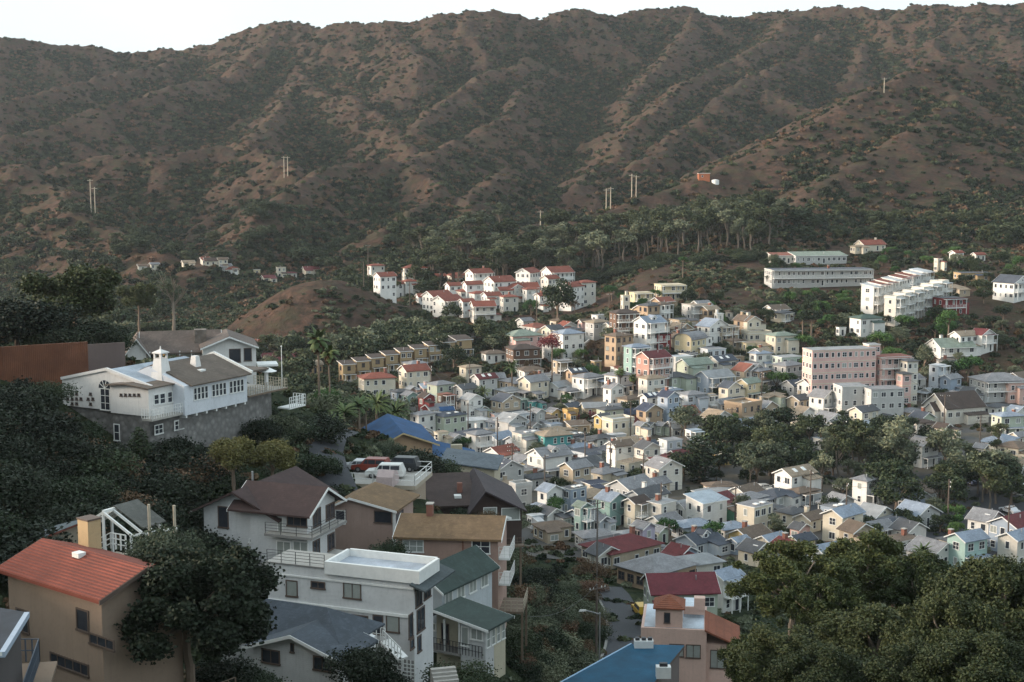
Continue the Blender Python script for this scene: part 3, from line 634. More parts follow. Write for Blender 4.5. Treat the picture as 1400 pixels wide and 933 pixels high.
# ---------------------------------------------------------------- the houses of the town: px, y of the roof top, width, storeys, roof type, wall, roof, rotation, extras
T = '''
803 509 46 2 h white|grey|40|bq
764 521 38 1 g white|pale grey|50|
796 524 24 1 h cream|grey|40|
711 543 28 1 h turquoise|grey green|40|
731 546 22 1 f teal|dark grey|40|
812 550 38 1 g pale yellow|pale grey|10|
844 551 28 1 g cream|grey|10|
862 558 42 1 g tan|navy|30|
888 551 40 2 G tan|navy|35|
889 537 32 2 g white|navy|35|s
914 534 34 3 G grey blue|navy|42|c
946 533 40 2 h pale blue|grey|30|
970 537 20 2 f white|tan|30|b
780 560 25 1 f orange yellow|brown|30|k
757 557 24 1 G yellow|grey|40|
735 558 24 2 G pale grey|grey|40|p
714 562 30 2 f pale blue|pale grey|35|
757 586 56 2 h teal|tan|25|
823 565 26 2 g yellow|dark grey|45|
845 571 48 2 f cream|white|32|k
877 576 20 2 G cream|grey|42|p
889 577 20 1 G white|dark grey|45|
905 577 20 1 G pale green|grey|45|
932 575 46 1 g pale grey|pale grey|15|
757 577 28 1 f pale blue|blue grey|35|
790 577 36 1 s beige|brown|20|
948 585 26 2 f white|pale blue|30|b
977 586 40 1 f tan|red|15|
1016 549 56 2 f tan|tan|40|ks
884 603 46 1 g white|slate|48|c
917 598 36 2 f pale blue|grey|30|
860 597 46 1 g white|tan|20|
843 591 30 1 f pale blue|white|20|
918 627 66 1 s cream|red|28|
902 636 50 1 s pale grey|pale blue|30|
751 610 66 2 g white|grey|35|dpq
714 621 38 1 G pale yellow|grey|45|
711 594 46 1 g pale blue|blue grey|40|
777 603 32 1 f white|pale grey|30|
813 656 42 1 f cream|navy|30|
862 652 70 2 g pale grey|grey|45|
752 661 40 2 G white|blue grey|40|p
785 663 40 2 f grey blue|dark grey|40|s
796 685 26 2 G pale turquoise|grey green|42|b
836 671 48 2 G turquoise|blue grey|42|
870 678 40 2 g cream|dark brown|45|b
905 682 46 2 f off white|pale grey|45|
935 683 30 1 f lilac|pale grey|40|
966 677 62 2 s white|pale blue|35|
985 657 50 1 h beige|brown|15|
712 660 36 2 f pale grey|tan|30|k
745 691 28 1 G white|grey|40|
940 554 28 1 g dark red|rust|20|
970 562 40 1 h brown|brown|20|
987 617 32 1 f yellow|cream2|15|
714 450 58 2 h pale pink|grey green|25|
715 469 50 2 h brown|dark brown|20|q
675 478 38 1 h white|brown|20|
671 510 42 1 g olive|grey|15|
725 500 40 1 h white|brown|20|
560 535 24 1 G turquoise|grey|40|
583 537 26 2 G dark red|dark brown|42|
608 536 24 2 f brown|rust|40|b
645 538 34 2 G white|pale grey|40|
589 526 34 1 s pale pink|pale blue|20|
563 527 18 1 G pink|pale grey|40|
595 552 40 1 g cream|grey|35|
609 556 26 1 g pale blue|blue|20|
600 563 28 1 G white|pale grey|42|
577 571 22 1 f white|white|35|
556 578 16 1 b cream|brown|40|
603 588 24 2 f cream|tan|40|
646 571 46 1 f white|white|20|q
684 564 30 1 f pale pink|pale grey|20|
708 566 30 1 g pale blue|pale grey|30|
655 587 40 2 h white|grey|38|bq
622 592 28 1 G white|grey|40|
686 609 50 1 g white|red tile|45|
658 554 20 1 G pale yellow|grey green|42|
545 561 26 1 f off white|pale grey|30|
545 548 26 1 g pale green|grey|35|
547 531 30 1 h grey blue|dark grey|35|
777 449 46 3 h white|blue grey|30|
853 422 42 3 h brown|dark brown|20|b
846 453 42 3 h tan|brown|40|
905 453 28 2 h dark red|dark brown|25|
944 455 48 2 b pale yellow|grey|50|
974 435 46 2 G white|blue grey|40|
952 414 42 2 f pale grey|tan|25|b
975 474 38 2 f pale blue|grey|25|
870 469 38 3 h turquoise|blue grey|30|b
931 485 36 2 f white|white|25|
950 489 52 2 g pale green|grey green|30|
891 512 40 2 h off white|tan|30|
842 499 18 1 f white|rust|30|
815 491 14 2 f golden|brown|30|
977 506 54 2 g grey blue|pale grey|30|b
855 402 11 3 f cream|cream2|20|
876 398 34 2 f pale yellow|cream2|20|b
916 387 44 2 f pale yellow|cream2|15|b
775 439 32 1 G off white|red tile|30|
800 436 24 1 g pale pink|brown|30|
820 429 26 1 f white|pale grey|30|
983 427 13 2 f white|white|30|
1190 328 42 1 g cream|red tile|20|c
1174 334 24 1 h cream|tan|20|
1283 352 14 2 f cream|red tile|30|
1308 342 22 2 g white|red tile|30|
1338 345 20 1 g off white|red tile|20|
1302 388 38 1 h beige|tan|15|
1184 429 46 2 h white|green|25|
1150 446 16 1 f white|green|20|
1318 452 40 2 g white|tan|25|
1343 449 36 2 G white|maroon|35|b
1300 462 64 1 g white|grey green|15|q
1034 453 42 1 f cream|cream2|15|k
1030 466 40 1 f pale yellow|tan|15|
1068 453 44 2 h cream|grey green|25|
1090 450 16 1 f pale grey|brown|25|
1040 479 34 2 h white|blue grey|25|
1076 485 44 2 f mint green|pale grey|25|
1028 496 40 2 G white|grey|42|
1024 517 38 2 g pale yellow|grey green|40|q
1112 517 48 2 g white|dark grey|35|q
1282 497 28 3 f pale blue|white|45|b
1365 509 72 2 h pale grey|grey|10|b
1387 521 34 2 f pink|grey|10|
1335 515 20 1 h white|dark brown|30|
1350 528 30 1 f coral|pale grey|10|
1008 485 22 1 f tan|tan|20|
1025 571 56 1 g pale grey|blue grey|35|p
1052 567 44 1 g pale blue|grey|35|
1082 582 36 1 g white|navy|20|
1072 595 38 1 h white|dark grey|25|
1100 574 40 1 s cream|tan|10|
1183 578 48 1 s yellow|pale blue|20|
1263 597 46 2 G white|grey|35|q
1290 578 30 1 G cream|dark brown|40|
1258 572 38 1 h off white|dark brown|25|
1378 562 44 2 h pale green|blue grey|15|q
1343 606 26 1 G white|grey|45|
1372 611 40 1 f cream|tan|20|k
1382 633 40 1 G off white|grey|30|
1153 692 64 2 g cream|blue grey|42|
1243 711 54 1 G white|dark grey|35|
1222 706 46 1 h brown|slate|30|
1323 725 60 2 g pale turquoise|blue grey|30|q
987 688 36 1 f green|brown|35|
1032 685 56 2 f cream|grey|42|s
1094 714 34 1 G pale pink|dark grey|40|
1025 719 64 1 g yellow|brown|42|c
1055 729 50 1 g cream|blue grey|40|
1095 729 46 1 g pale yellow|slate|35|
1010 733 34 1 g grey blue|blue grey|40|
955 726 70 1 g pale blue|slate|42|dc
880 712 38 2 G lilac|grey|42|
903 718 30 1 G pale green|grey|42|
908 702 52 1 g white|grey|40|
946 708 62 1 h pale blue|blue grey|25|
998 712 56 1 h pale grey|blue grey|30|
953 756 76 1 h off white|pale grey|25|
990 776 58 2 g white|blue grey|42|b
822 703 32 1 G pale blue|grey|40|
752 692 42 1 G white|dark grey|40|
732 701 28 1 f pale blue|white|30|
755 711 58 1 h beige|brown|25|
812 722 58 1 h pale grey|grey|20|
857 724 44 1 h pale blue|pale grey|25|
1125 596 30 1 f white|pale blue|30|
705 576 26 1 g pale green|grey|35|
672 583 24 1 f off white|grey|30|
730 577 20 1 G pale grey|dark grey|40|
540 575 30 1 g off white|grey|35|
1207 480 30 1 f pale grey|dark grey|20|
1000 596 30 1 g cream|grey|40|
1330 640 30 1 g off white|dark brown|25|
1396 590 34 1 g cream|grey|25|
'''
ROOFC['cream2'] = ((.50,.43,.31), 'plain')
for ln in T.strip().splitlines():
    a = ln.split('|'); h = a[0].split(' ', 5)
    town(float(h[0]), float(h[1]), float(h[2]), int(h[3]), h[4], h[5].strip(), a[1].strip(), float(a[2]) if a[2] else None, a[3].strip())
# villas far up the valley, beyond the bare hill
for px, yt, W, n, ty, wa, ro in [(258,390,20,1,'g','cream','tan'),(281,383,16,1,'g','off white','red tile'),(291,392,28,1,'g','cream','dark brown'),(305,383,17,2,'g','cream','brown'),(316,395,22,1,'h','white','red tile'),
        (322,372,12,1,'g','cream','tan'),(351,368,12,1,'f','pale yellow','brown'),(384,364,16,2,'f','cream','dark brown'),(398,371,18,1,'h','off white','maroon'),(425,364,26,1,'g','cream','maroon'),(367,387,22,1,'g','cream','maroon'),
        (196,403,16,1,'g','off white','brown'),(212,397,15,1,'g','cream','grey'),(152,411,14,1,'g','white','grey'),(309,412,20,1,'g','pale grey','grey')]:
    town(px, yt, W, n, ty, wa, ro, 25 + rh.uniform(-10, 10), '', Y=690)
for px, yt, W, n, ty, wa, ro, rot in [(383,482,60,1,'g','cream','maroon',15),(352,463,40,1,'h','brown','rust',15),(425,494,34,1,'b','golden','tan',50),(478,450,20,1,'g','beige','brown',30)]:
    town(px, yt, W, n, ty, wa, ro, rot, '', Y=330)
# the villas with red tiles in the middle of the valley
for i, (px, yt, W, n, ty, rot) in enumerate([(514,360,26,3,'h',30),(526,372,34,3,'g',35),(540,384,26,2,'g',35),(566,361,38,2,'h',15),(560,381,26,2,'h',30),(600,374,20,1,'g',15),(627,372,36,1,'h',20),(655,367,40,3,'g',35),(683,377,46,3,'g',35),(703,388,30,2,'G',35),(722,366,36,3,'g',60),(718,386,40,2,'g',15),
        (739,373,26,2,'g',15),(762,364,46,3,'g',30),(782,385,38,3,'g',50),(801,382,30,3,'h',30),(598,397,44,2,'g',40),(612,403,44,2,'g',45),(640,393,36,2,'h',20),(655,397,30,2,'h',30),(672,399,30,2,'g',30),(660,411,38,2,'g',15),(580,401,26,1,'g',20),(638,408,24,2,'g',30),(690,392,26,2,'g',20),(646,384,30,3,'g',25),(726,392,26,2,'h',25),(752,376,28,3,'g',40),(768,396,26,2,'g',30),(620,386,26,2,'g',30),(696,402,28,2,'h',20),(742,400,26,2,'g',35)]):
    town(px, yt, W, n, ty, 'white' if i % 3 else 'off white', 'red tile', rot, 'b' if W > 34 and i % 2 else '', name='villa', cat='villa', fh=2.9)
# golden terrace of row houses stepping up the valley side
for i in range(9):
    px = 474 + i * 19.5; yt = 494 - i * 4.3
    o = town(px, yt, 27 if i < 8 else 34, 2, 's', 'golden', 'dark brown', 28, 'q', r=1.05, name='row_house', group='golden row houses stepping up the slope')
    if o: TOWN.pop(); o['label'] = ('lowest', 'second lowest', 'third lowest', 'fourth from the bottom', 'middle', 'sixth from the bottom', 'third highest', 'second highest', 'highest')[i] + ' of the golden row houses with dark brown roofs'
town(632, 457, 36, 1, 's', 'golden', 'dark brown', 28, '', label='golden house with maroon roof above the row houses')
town(515, 508, 56, 2, 'h', 'cream', 'red tile', 20, 'c', label='cream apartment wing with red tile roof below the golden row houses')
town(566, 498, 46, 2, 'g', 'cream', 'red tile', 30, 'c', label='cream gabled apartment wing with red tiles and white chimneys')
# the white condominiums stepping up the right-hand hillside, and the cream row before them
ords = ['lowest','second','third','fourth','fifth','sixth','seventh','top']
for i in range(8):
    o = town(1192 + i * 9.5, 388 - i * 2.9, 34, 3 if i < 5 else 2, 's', 'white', 'red tile' if i in (1,2,4,5) else 'white', 52, 'b', r=1.5, name='condominium', cat='condominium', fh=2.9, group='white condominiums stepping up the hill', Y=450)
    if o: TOWN.pop(); o['label'] = f'{ords[i]} house of the white stepped condominium row, stacked balconies'
for i in range(6):
    o = town(1222 + i * 12.5, 405 - i * 4.2, 30, 3, 'f', 'off white', 'white', 50, 'bk', r=1.3, name='condominium', cat='condominium', fh=2.9, group='cream condominiums before the white row', Y=440)
    if o: TOWN.pop(); o['label'] = f'{ords[i]} block of the cream flat roofed condominium row, square windows'
def big(px, ytop, W, nst, typ, wall, roof, rot, r, label, name, cat, opt='', fh=3.0, Y=None): return town(px, ytop, W, nst, typ, wall, roof, rot, opt, r, label, name, Y, fh, None, cat)
# long pink hotel: long block, higher tower block, stepped wing, corner turrets
big(1148, 474, 104, 5, 'f', 'pale pink', 'pale grey', 14, 3.2, 'long pink five storey hotel wing with stacked narrow windows', 'hotel', 'hotel', 'B')
big(1192, 468, 24, 5, 'f', 'pale pink', 'pale grey', 14, 1.0, 'pink hotel tower with flat roof, middle of the pink hotel', 'hotel_tower', 'hotel', 'B')
big(1218, 484, 56, 4, 'f', 'pale pink', 'rust', 14, 1.6, 'pink stepped hotel wing with roof terraces, beside the turret', 'hotel', 'hotel', 'bB')
t = big(1243, 489, 26, 4, 'h', 'off white', 'dark grey', 20, 1.0, 'pink and cream hotel turret with dark pointed roof', 'hotel_turret', 'hotel', 'B')
t = big(1236, 507, 22, 3, 'h', 'pale pink', 'dark grey', 20, 1.0, 'lower pink hotel turret with dark pointed cap', 'hotel_turret', 'hotel', 'B')
big(1163, 524, 46, 3, 'f', 'pale grey', 'pale grey', 10, 1.2, 'pale grey apartment block with notched flat roof before the pink hotel', 'apartment_block', 'apartment block')
big(1207, 528, 58, 3, 'f', 'pale grey', 'grey', 12, 1.6, 'pale grey apartment block right of its notched twin, small windows', 'apartment_block', 'apartment block')
big(1172, 556, 60, 1, 'f', 'off white', 'tan', 10, 2.6, 'long low cream building under the grey apartment block', 'low_building', 'building')
big(1119, 366, 148, 2, 'f', 'pale grey', 'slate', 8, 4.2, 'long modern two storey building with open galleries on the hill', 'motel', 'motel', 'bq')
big(1072, 346, 44, 1, 's', 'off white', 'rust', 10, 2.2, 'low pale house with rusty roof above the long modern building', 'house', 'house')
big(1118, 345, 80, 1, 's', 'pale grey', 'grey green', 12, 3.0, 'long low modern house with thin sloping roof and tall panels', 'house', 'house')
big(1330, 371, 50, 1, 'f', 'golden', 'slate', 8, 2.0, 'tan flat roofed house with wide dark overhang on the hill', 'house', 'house')
big(1384, 376, 52, 2, 'G', 'white', 'slate', 35, 1.1, 'large white gabled house at the right edge of the hill', 'house', 'house', 'b')
big(1297, 405, 44, 2, 'f', 'dark red', 'dark grey', 20, 1.5, 'dark red house with white windows below the tan roofed house', 'house', 'house', 'b')
big(888, 432, 46, 3, 'g', 'white', 'blue grey', 35, 1.2, 'tall white ornate house with steep blue grey roof and dormers', 'house', 'house', 'dbq')
big(893, 479, 50, 3, 'g', 'coral', 'maroon', 35, 1.4, 'pink balconied apartment house with maroon roof', 'apartment_house', 'apartment house', 'b')
# church
ch = big(1305, 541, 82, 1, 'g', 'off white', 'dark brown', 22, 1.35, 'cream church with steep dark brown roof and arched doorway', 'church', 'church', 'S', 4.0)
wb = [c for c in ch.children if c.name.startswith('wall')][0].data; xs_ = [v.co.x for v in wb.vertices]; x0c = min(xs_); q = MB(); q2 = MB()
gable_walls(q, x0c - 1.6, x0c + .2, -2.0, 2.0, -2, 3.2, 5.0, 'x', wall_mat(WALLC['off white'])); q.build('portal', ch); gable_roof(q2, x0c - 1.6, x0c - .001, -2.0, 2.0, 3.2, 5.0, 'x', roof_mat(ROOFC['dark brown'][0]), .3, .12, TRIM, None, .3); q2.build('portal_roof', ch)
window(ch, 1.6, 2.6, (x0c - 1.6, 0, 1.3), -math.pi/2, 'b', False, 'door')
LAND = [('the long pink hotel',1150,505),('the pale apartment block',1190,548),('the cream church',1305,562),('the dark red house',1297,420),('the stepped white condominiums',1230,400),('the long modern motel',1120,378),
 ('the tall ornate house',888,452),('the three-storey brown lodge',853,440),('the pink balconied apartments',893,505),('the curved yellow roof',944,478),('the bright blue roof',545,592),('the grey pyramid roof',897,780),
 ('the big maroon roof',850,748),('the crimson roof',925,815),('the white porch house',752,632),('the golden row houses',560,480),('the red tiled villas',700,395),('the cream tiled apartments',540,518),
 ('the turquoise gable',832,690),('the teal corner house',757,597),('the round clipped tree',1085,695),('the brown motel roof',985,664),('the bare round hill',430,395),('the park trees',1130,620),('the orange yellow house',780,567),('the clifftop blue villa',640,650)]
USED = set()
def name_town(items):
    for o, d, px, py in items:
        c = sorted(LAND, key=lambda l: math.hypot(l[1] - px, 1.6 * (l[2] - py)))
        done = False
        for adv in ('', 'far ', 'just '):
            for nm, lx, ly in c[:6]:
                dx, dy = px - lx, py - ly; dist = math.hypot(dx, dy * 1.6)
                if dist < 9 : continue
                A = 'just ' if dist < 45 else ('' if dist < 110 else 'well ')
                if adv and A != '': continue
                if abs(dx) > 1.5 * abs(dy): rel = 'left of' if dx < 0 else 'right of'
                else: rel = 'behind' if dy < 0 else 'below'
                lab = f'{d} {A}{rel} {nm}'
                if lab not in USED: done = True; break
            if done: break
        if not done:
            for nm, lx, ly in c[:8]:
                for nm2, _, _ in c[:5]:
                    lab = f'{d.split(",")[0]} between {nm} and {nm2}'
                    if nm != nm2 and lab not in USED: done = True; break
                if done: break
        if not done: print('DUP', lab)
        USED.add(lab); o['label'] = lab
        if len(lab.split()) > 16: print('LONG', lab)
# cottages that fill the tight lots between those
fr = random.Random(21)
fills = 0
for k in range(5000):
    px = fr.uniform(560, 1400); Y = fr.uniform(232, 405); a, _ = ray(px, 640); x = a * Y; z = gz(x, Y); q = proj((x, Y, z))
    if q[1] > 800 or (q[1] > 690 and q[0] < 760): continue
    if 930 < q[0] < 1370 and 596 < q[1] < 672: continue      # the park
    if q[0] > 1275 and 676 < q[1] < 740: continue             # the car park
    W = fr.uniform(5.0, 8.0); 
    if any(math.hypot(x - fx, Y - fy) < fr_ * .84 + W * .56 for fx, fy, fr_ in FOOT): continue
    wall = fr.choice(['white','white','white','off white','off white','cream','cream','pale grey','pale grey','pale blue','beige','grey blue','pale green','tan'])
    roof = fr.choice(['grey','grey','grey','pale grey','dark grey','dark grey','blue grey','brown','brown','slate','tan','maroon'])
    n = 1 if fr.random() < .7 else 2; ty = fr.choice('ggGGhhf')
    town(px, proj((x, Y, z + n * 2.65 + 1.2))[1], W * 1.25 * F / Y, n, ty, wall, roof, 38 + fr.uniform(-8, 8), fr.choice(['', '', 'p', 'q', 's', 'c']), Y=Y, name='cottage', cat='cottage')
    fills += 1
    if fills >= 150: break
for k in range(900):     # and up the hillside in the middle
    px = fr.uniform(670, 1075); Y = fr.uniform(400, 475); a, _ = ray(px, 480); x = a * Y; z = gz(x, Y); W = fr.uniform(5, 7.5)
    if px < 860 and 405 < Y < 440 and px > 770: continue
    if 600 < px < 660: continue
    if any(math.hypot(x - fx, Y - fy) < fr_ * .9 + W * .6 for fx, fy, fr_ in FOOT): continue
    town(px, proj((x, Y, z + 4))[1], W * 1.25 * F / Y, 1 if fr.random() < .6 else 2, fr.choice('gGhf'), fr.choice(['white','off white','cream','beige','pale grey','tan']), fr.choice(['grey','brown','tan','dark grey','rust']), 38 + fr.uniform(-12, 12), fr.choice(['', 'q', 'b', 'c']), Y=Y, name='cottage', cat='cottage'); fills += 1
    if fills >= 195: break
print('fills', fills, 'houses', len(FOOT))
# ---------------------------------------------------------------- the buildings on the near slope, measured from the photograph
def cv(c, *v):
    ox, oy, s = c; return [ox + a / s if i % 2 == 0 else oy + a / s for i, a in enumerate(v)]
A_ = (260, 640, 6.218); B_ = (440, 600, 4.667); C_ = (340, 740, 3.684); D_ = (820, 760, 5.39); E_ = (0, 690, 3.8375); M1 = (80, 440, 4.665); M2 = (200, 440, 4.665)
def onz(px, py, z_): a, b_ = ray(px, py); Y = (z_ - CH) / b_; return (a * Y, Y, z_)
def foot(h, x0, x1, y0, y1):
    c = h.root.matrix_basis @ Vector(((x0+x1)/2, (y0+y1)/2, 0)); FOOT.append((c.x, c.y, max(x1-x0, y1-y0) / 2))
def Hh(name, label, cat, px, row, Y, ang, group=None):
    return H(name, label, cat, at(px, row, Y), ang, group)
WHITE = wall_mat((.60,.60,.60), siding=True); WHITEP = wall_mat((.62,.62,.62)); MW = wall_mat((.70,.68,.66))
# white three-level house with a maroon-brown roof
h = Hh('clapboard_house', 'white clapboard three level house with dark maroon roof and wraparound balconies', 'house', 421, 800, 113, 70)
lx = h.hy(458, 720, 0)[0]; ly = h.hx(371, 720, 0)[0]; lm = h.hx(279, 720, .3)[0]
ze = h.hy(421, 698, 0)[1]; zr = ze + lx * .27; ze2 = h.hx(279, 694, .3)[1]; zr2 = h.hx(327, 673, .3)[1]
b = MB(); gable_walls(b, 0, lx, 0, ly + 2, -1.0, ze, zr, 'y', WHITE); h.part(b, 'wall')
b = MB(); gable_walls(b, .3, 9.5, ly, lm, h.hx(330, 773, .3)[1], ze2, zr2, 'x', WHITE); h.part(b, 'gable_wall')
RM = roof_mat((.052, .030, .028)); q = MB(); gable_roof(q, 0, lx, 0, ly + 3, ze, zr, 'y', RM, .8, .16, TRIM, None, .7); gable_roof(q, .3, 9.5, ly, lm, ze2, zr2, 'x', RM, 1.0, .18, None, None, .9); h.part(q, 'roof')
f1 = h.hx(400, 733, -1)[1]; f2 = h.hx(400, 776, -1.2)[1]
q = MB()
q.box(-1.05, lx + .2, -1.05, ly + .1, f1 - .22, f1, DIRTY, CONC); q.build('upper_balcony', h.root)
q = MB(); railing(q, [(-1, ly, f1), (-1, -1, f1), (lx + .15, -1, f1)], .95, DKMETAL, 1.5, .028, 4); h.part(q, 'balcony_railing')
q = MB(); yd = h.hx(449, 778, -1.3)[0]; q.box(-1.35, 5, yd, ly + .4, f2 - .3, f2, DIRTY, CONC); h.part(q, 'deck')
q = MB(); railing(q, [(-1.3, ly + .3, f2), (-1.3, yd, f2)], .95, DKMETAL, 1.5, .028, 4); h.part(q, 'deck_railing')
h.wx(*cv(A_, 235, 325, 325, 510), .3, 'bd'); h.wx(*cv(A_, 243, 595, 300, 680), .3, 'bd'); h.wx(*cv(A_, 500, 605, 658, 645), .3, 'l')
h.wx(*cv(A_, 822, 365, 995, 500), 0, 'bw' if 0 else 'b'); h.wx(*cv(A_, 742, 415, 788, 550), 0, 'ld', True, 'door'); h.wx(*cv(A_, 732, 620, 858, 752), 0, 'l'); h.wx(*cv(A_, 872, 622, 1003, 757), 0, 'l')
for a in ((1040, 345, 1108, 500), (1150, 300, 1225, 440), (1040, 610, 1100, 745), (1165, 555, 1225, 700)): h.wy(*cv(A_, *a), 0, 'b')
q = MB(); q.tube((3, lm - 3.2, zr2 - .4), (3, lm - 3.2, zr2 + 1.2), .09, .09, PIPE); h.part(q, 'vent_pipe')
foot(h, 0, 9, 0, lm)
for rr in ((.3 + 3, lm - 1.2),):
    pass
# white flat roofed house with deck roof
h = Hh('flat_roofed_house', 'white flat roofed three level house with parapet roof deck and lattice stair', 'house', 567, 925, 101, 70)
lx = h.hy(592, 830, 0)[0]; ly = h.hx(367, 830, 0)[0]; zt = h.hx(560, 790, 0)[1]
b = MB(); b.box(0, lx, 0, ly, -3, zt, WHITEP); h.part(b, 'wall')
q = MB(); yr = h.hx(449, 785, 0)[0]
q.box(.02, lx + .3, -.3, yr, zt + .003, zt + .06, roof_mat((.42,.46,.52), 'plain')); h.part(q, 'roof_deck')
q = MB()
for a in ((-.25, 0.02, -.55, yr + .2), (lx + .05, lx + .3, -.3, yr), (0.03, lx + .04, -.55, -.3), (.03, lx + .04, yr, yr + .22)): q.box(*a, zt - .35, zt + .62, TRIM)
h.part(q, 'parapet')
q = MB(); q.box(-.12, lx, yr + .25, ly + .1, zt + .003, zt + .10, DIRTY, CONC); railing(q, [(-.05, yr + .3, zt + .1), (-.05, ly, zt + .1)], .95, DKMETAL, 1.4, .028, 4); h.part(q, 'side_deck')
q = MB(); q.box(-.12, .0, .0, ly, h.hx(500, 836, 0)[1] - .1, h.hx(500, 836, 0)[1] + .12, TRIM); q.box(-.1, 0, .0, ly, zt - .9, zt - .78, TRIM); h.part(q, 'trim')
q = MB(); zc = h.hy(570, 798, 0)[1]; q.solid([(-.7,-1.2,zc-.25),(lx+1.6,-1.2,zc-.25),(lx+1.6,.05,zc+.15),(-.7,.05,zc+.15)], [(-.7,-1.2,zc-.13),(lx+1.6,-1.2,zc-.13),(lx+1.6,.05,zc+.3),(-.7,.05,zc+.3)], roof_mat((.06,.075,.08))); h.part(q, 'awning')
for a, st, nm in ((187,197,247,280,),'bl','window'), ((313,203,386,241),'b','window'), ((476,210,567,291),'bl','window'), ((625,372,678,470),'bm','door'), ((692,375,760,460),'bl','window'), ((515,372,603,420),'b','window'): h.wx(*cv(C_, *a), 0, st, True, nm)
for a in ((838,222,872,330), (880,190,915,290), (845,335,885,455), (803,365,826,490), (812,492,832,545), (848,475,868,560)): h.wy(*cv(C_, *a), 0, 'b')
q = MB()
for i, (p0, p1, r0, r1) in enumerate(((590, 690, 500, 700), (690, 770, 560, 711), (778, 835, 600, 711))):
    (a,), (c,) = [[h.hx(*cv(C_, p, 560), -1.6 - .9 * i)[0]] for p in (p0, p1)]; z1 = h.hx(*cv(C_, (p0+p1)/2, r0), -1.6 - .9 * i)[1]; X = -1.6 - .9 * i
    q.box(X + .02, X + .06, min(a, c), max(a, c), -2, z1, DIRTY)
    n = int(abs(a - c) / .28)
    for k in range(n + 1): y_ = min(a, c) + abs(a - c) * k / n; q.box(X - .03, X + .01, y_ - .03, y_ + .03, -2, z1, TRIM)
    for k in range(int((z1 + 2) / .28)): q.box(X - .028, X + .008, min(a, c), max(a, c), -2 + k * .28, -1.94 + k * .28, TRIM)
h.part(q, 'lattice_screen')
q = MB(); pa = h.hx(*cv(C_, 690, 500), -1.7); pb = h.hx(*cv(C_, 780, 590), -2.6); pc = h.hx(*cv(C_, 955, 545), -3.6)
q.bar((-1.8, pa[0], pa[1]), (-2.7, pb[0], pb[1]), .9, .15, TRIM); railing(q, [(-2.2, pa[0], pa[1]), (-3.1, pb[0], pb[1])], .95, TRIM, .35, .04, 2)
railing(q, [(-1.8, h.hx(*cv(C_, 600, 480), -1.8)[0], pa[1]), (-1.8, pa[0], pa[1])], .95, TRIM, .35, .04, 2); h.part(q, 'stair')
foot(h, 0, lx, 0, ly)
# stone stair down from it
q = MB(); s0 = at(605, 912, 97)
for k in range(9): q.box(-.9, .9, -k * .32 - .4, -k * .32, -3, -k * .18, CONC)
t = thing('garden_stair', 'pale stone garden stair beside the lattice screened house', 'stair', s0, R(15)); q.build('step', t)
# grey roofed white cottage
h = Hh('cottage', 'white cottage with dark blue grey shingle roof and front gable', 'cottage', 463, 950, 89, 66)
ly = h.hx(347, 905, 0)[0]; ya = h.hx(402, 870, 0)[0]; ze = h.hx(463, 901, 0)[1]; zr = h.hx(402, 871, 0)[1] + .1
GR = roof_mat((.055, .068, .085)); b = MB(); gable_walls(b, 0, 5, 0, ly, -2, ze, zr, 'x', WHITE, ya); h.part(b, 'wall')
q = MB(); gable_roof(q, 0, 3.8, 0, ly, ze, zr, 'x', GR, .6, .18, TRIM, ya, .5)
b2 = MB(); X1 = 1.6; yl = h.hx(300, 880, X1)[0]; zr2 = h.hx(447, 832, 3.8)[1]; b2.box(X1, 6.0, .9, yl, -2, ze + .1, WHITE); h.part(b2, 'rear_wall')
hip_roof(q, X1, 6.4, .9, yl, ze + .12, zr2, GR, .55); h.part(q, 'roof')
h.wx(*cv(C_, 65, 545, 158, 618), 0, 'b'); h.wx(*cv(C_, 325, 582, 418, 655), 0, 'b'); h.wx(*cv(C_, 213, 515, 226, 562), 0, 'b', False, 'vent')
q = MB(); q.tube((X1 + 2, yl - 1.5, zr2 - 1), (X1 + 2, yl - 1.5, zr2 + .6), .1, .1, PIPE); h.part(q, 'vent_pipe')
foot(h, 0, 8, 0, ly)
# green roofed house with porch
h = Hh('porch_house', 'cream and white house with dark green roof, glazed sunroom and black railed porch', 'house', 664, 905, 107, 60)
lx = h.hy(691, 860, 0)[0]; ly = h.hx(585, 870, 0)[0]; ya = h.hx(597, 840, 0)[0]; ze = h.hx(662, 859, 0)[1]; zr = h.hx(597, 841, 0)[1] + .4
GN = roof_mat((.032, .052, .046)); CRM = wall_mat((.50,.45,.34)); b = MB(); gable_walls(b, 1.3, lx, 0, ly, -2, ze, zr, 'x', CRM, ya); h.part(b, 'wall')
b = MB(); ym = h.hx(630, 870, 0)[0]; b.box(0, 1.28, 0, ym, -2, ze - .05, WHITE); h.part(b, 'sunroom_wall')
q = MB(); gable_roof(q, 0, lx, 0, ly, ze, zr, 'x', GN, .55, .16, TRIM, ya, .5); h.part(q, 'roof')
q = MB(); zf = ze - 2.5; q.box(-.1, 1.28, ym + .02, ly, zf - .2, zf, DIRTY)
for y_ in (ym + .15, (ym + ly) / 2, ly - .1): q.box(-.02, .12, y_ - .07, y_ + .07, zf, ze + .1, TRIM)
h.part(q, 'porch'); q = MB(); railing(q, [(-.06, ly, zf), (-.06, ym - 2, zf)], .95, DKMETAL, .3, .03, 2); h.part(q, 'porch_railing')
n = 4
for i in range(n):
    u = lx * (i + .5) / n; window(h.root, lx / n - .2, 1.35, (u, 0, ze - 1.0), 0, 'lm', True)
h.wx(*cv(C_, 1070, 430, 1110, 530), 0, 'l'); h.wx(*cv(C_, 1118, 440, 1180, 500), 0, 'l'); h.wx(*cv(C_, 970, 415, 1010, 515), 1.3, 'bd', True, 'door'); h.wx(*cv(C_, 905, 410, 945, 450), 1.3, 'l')
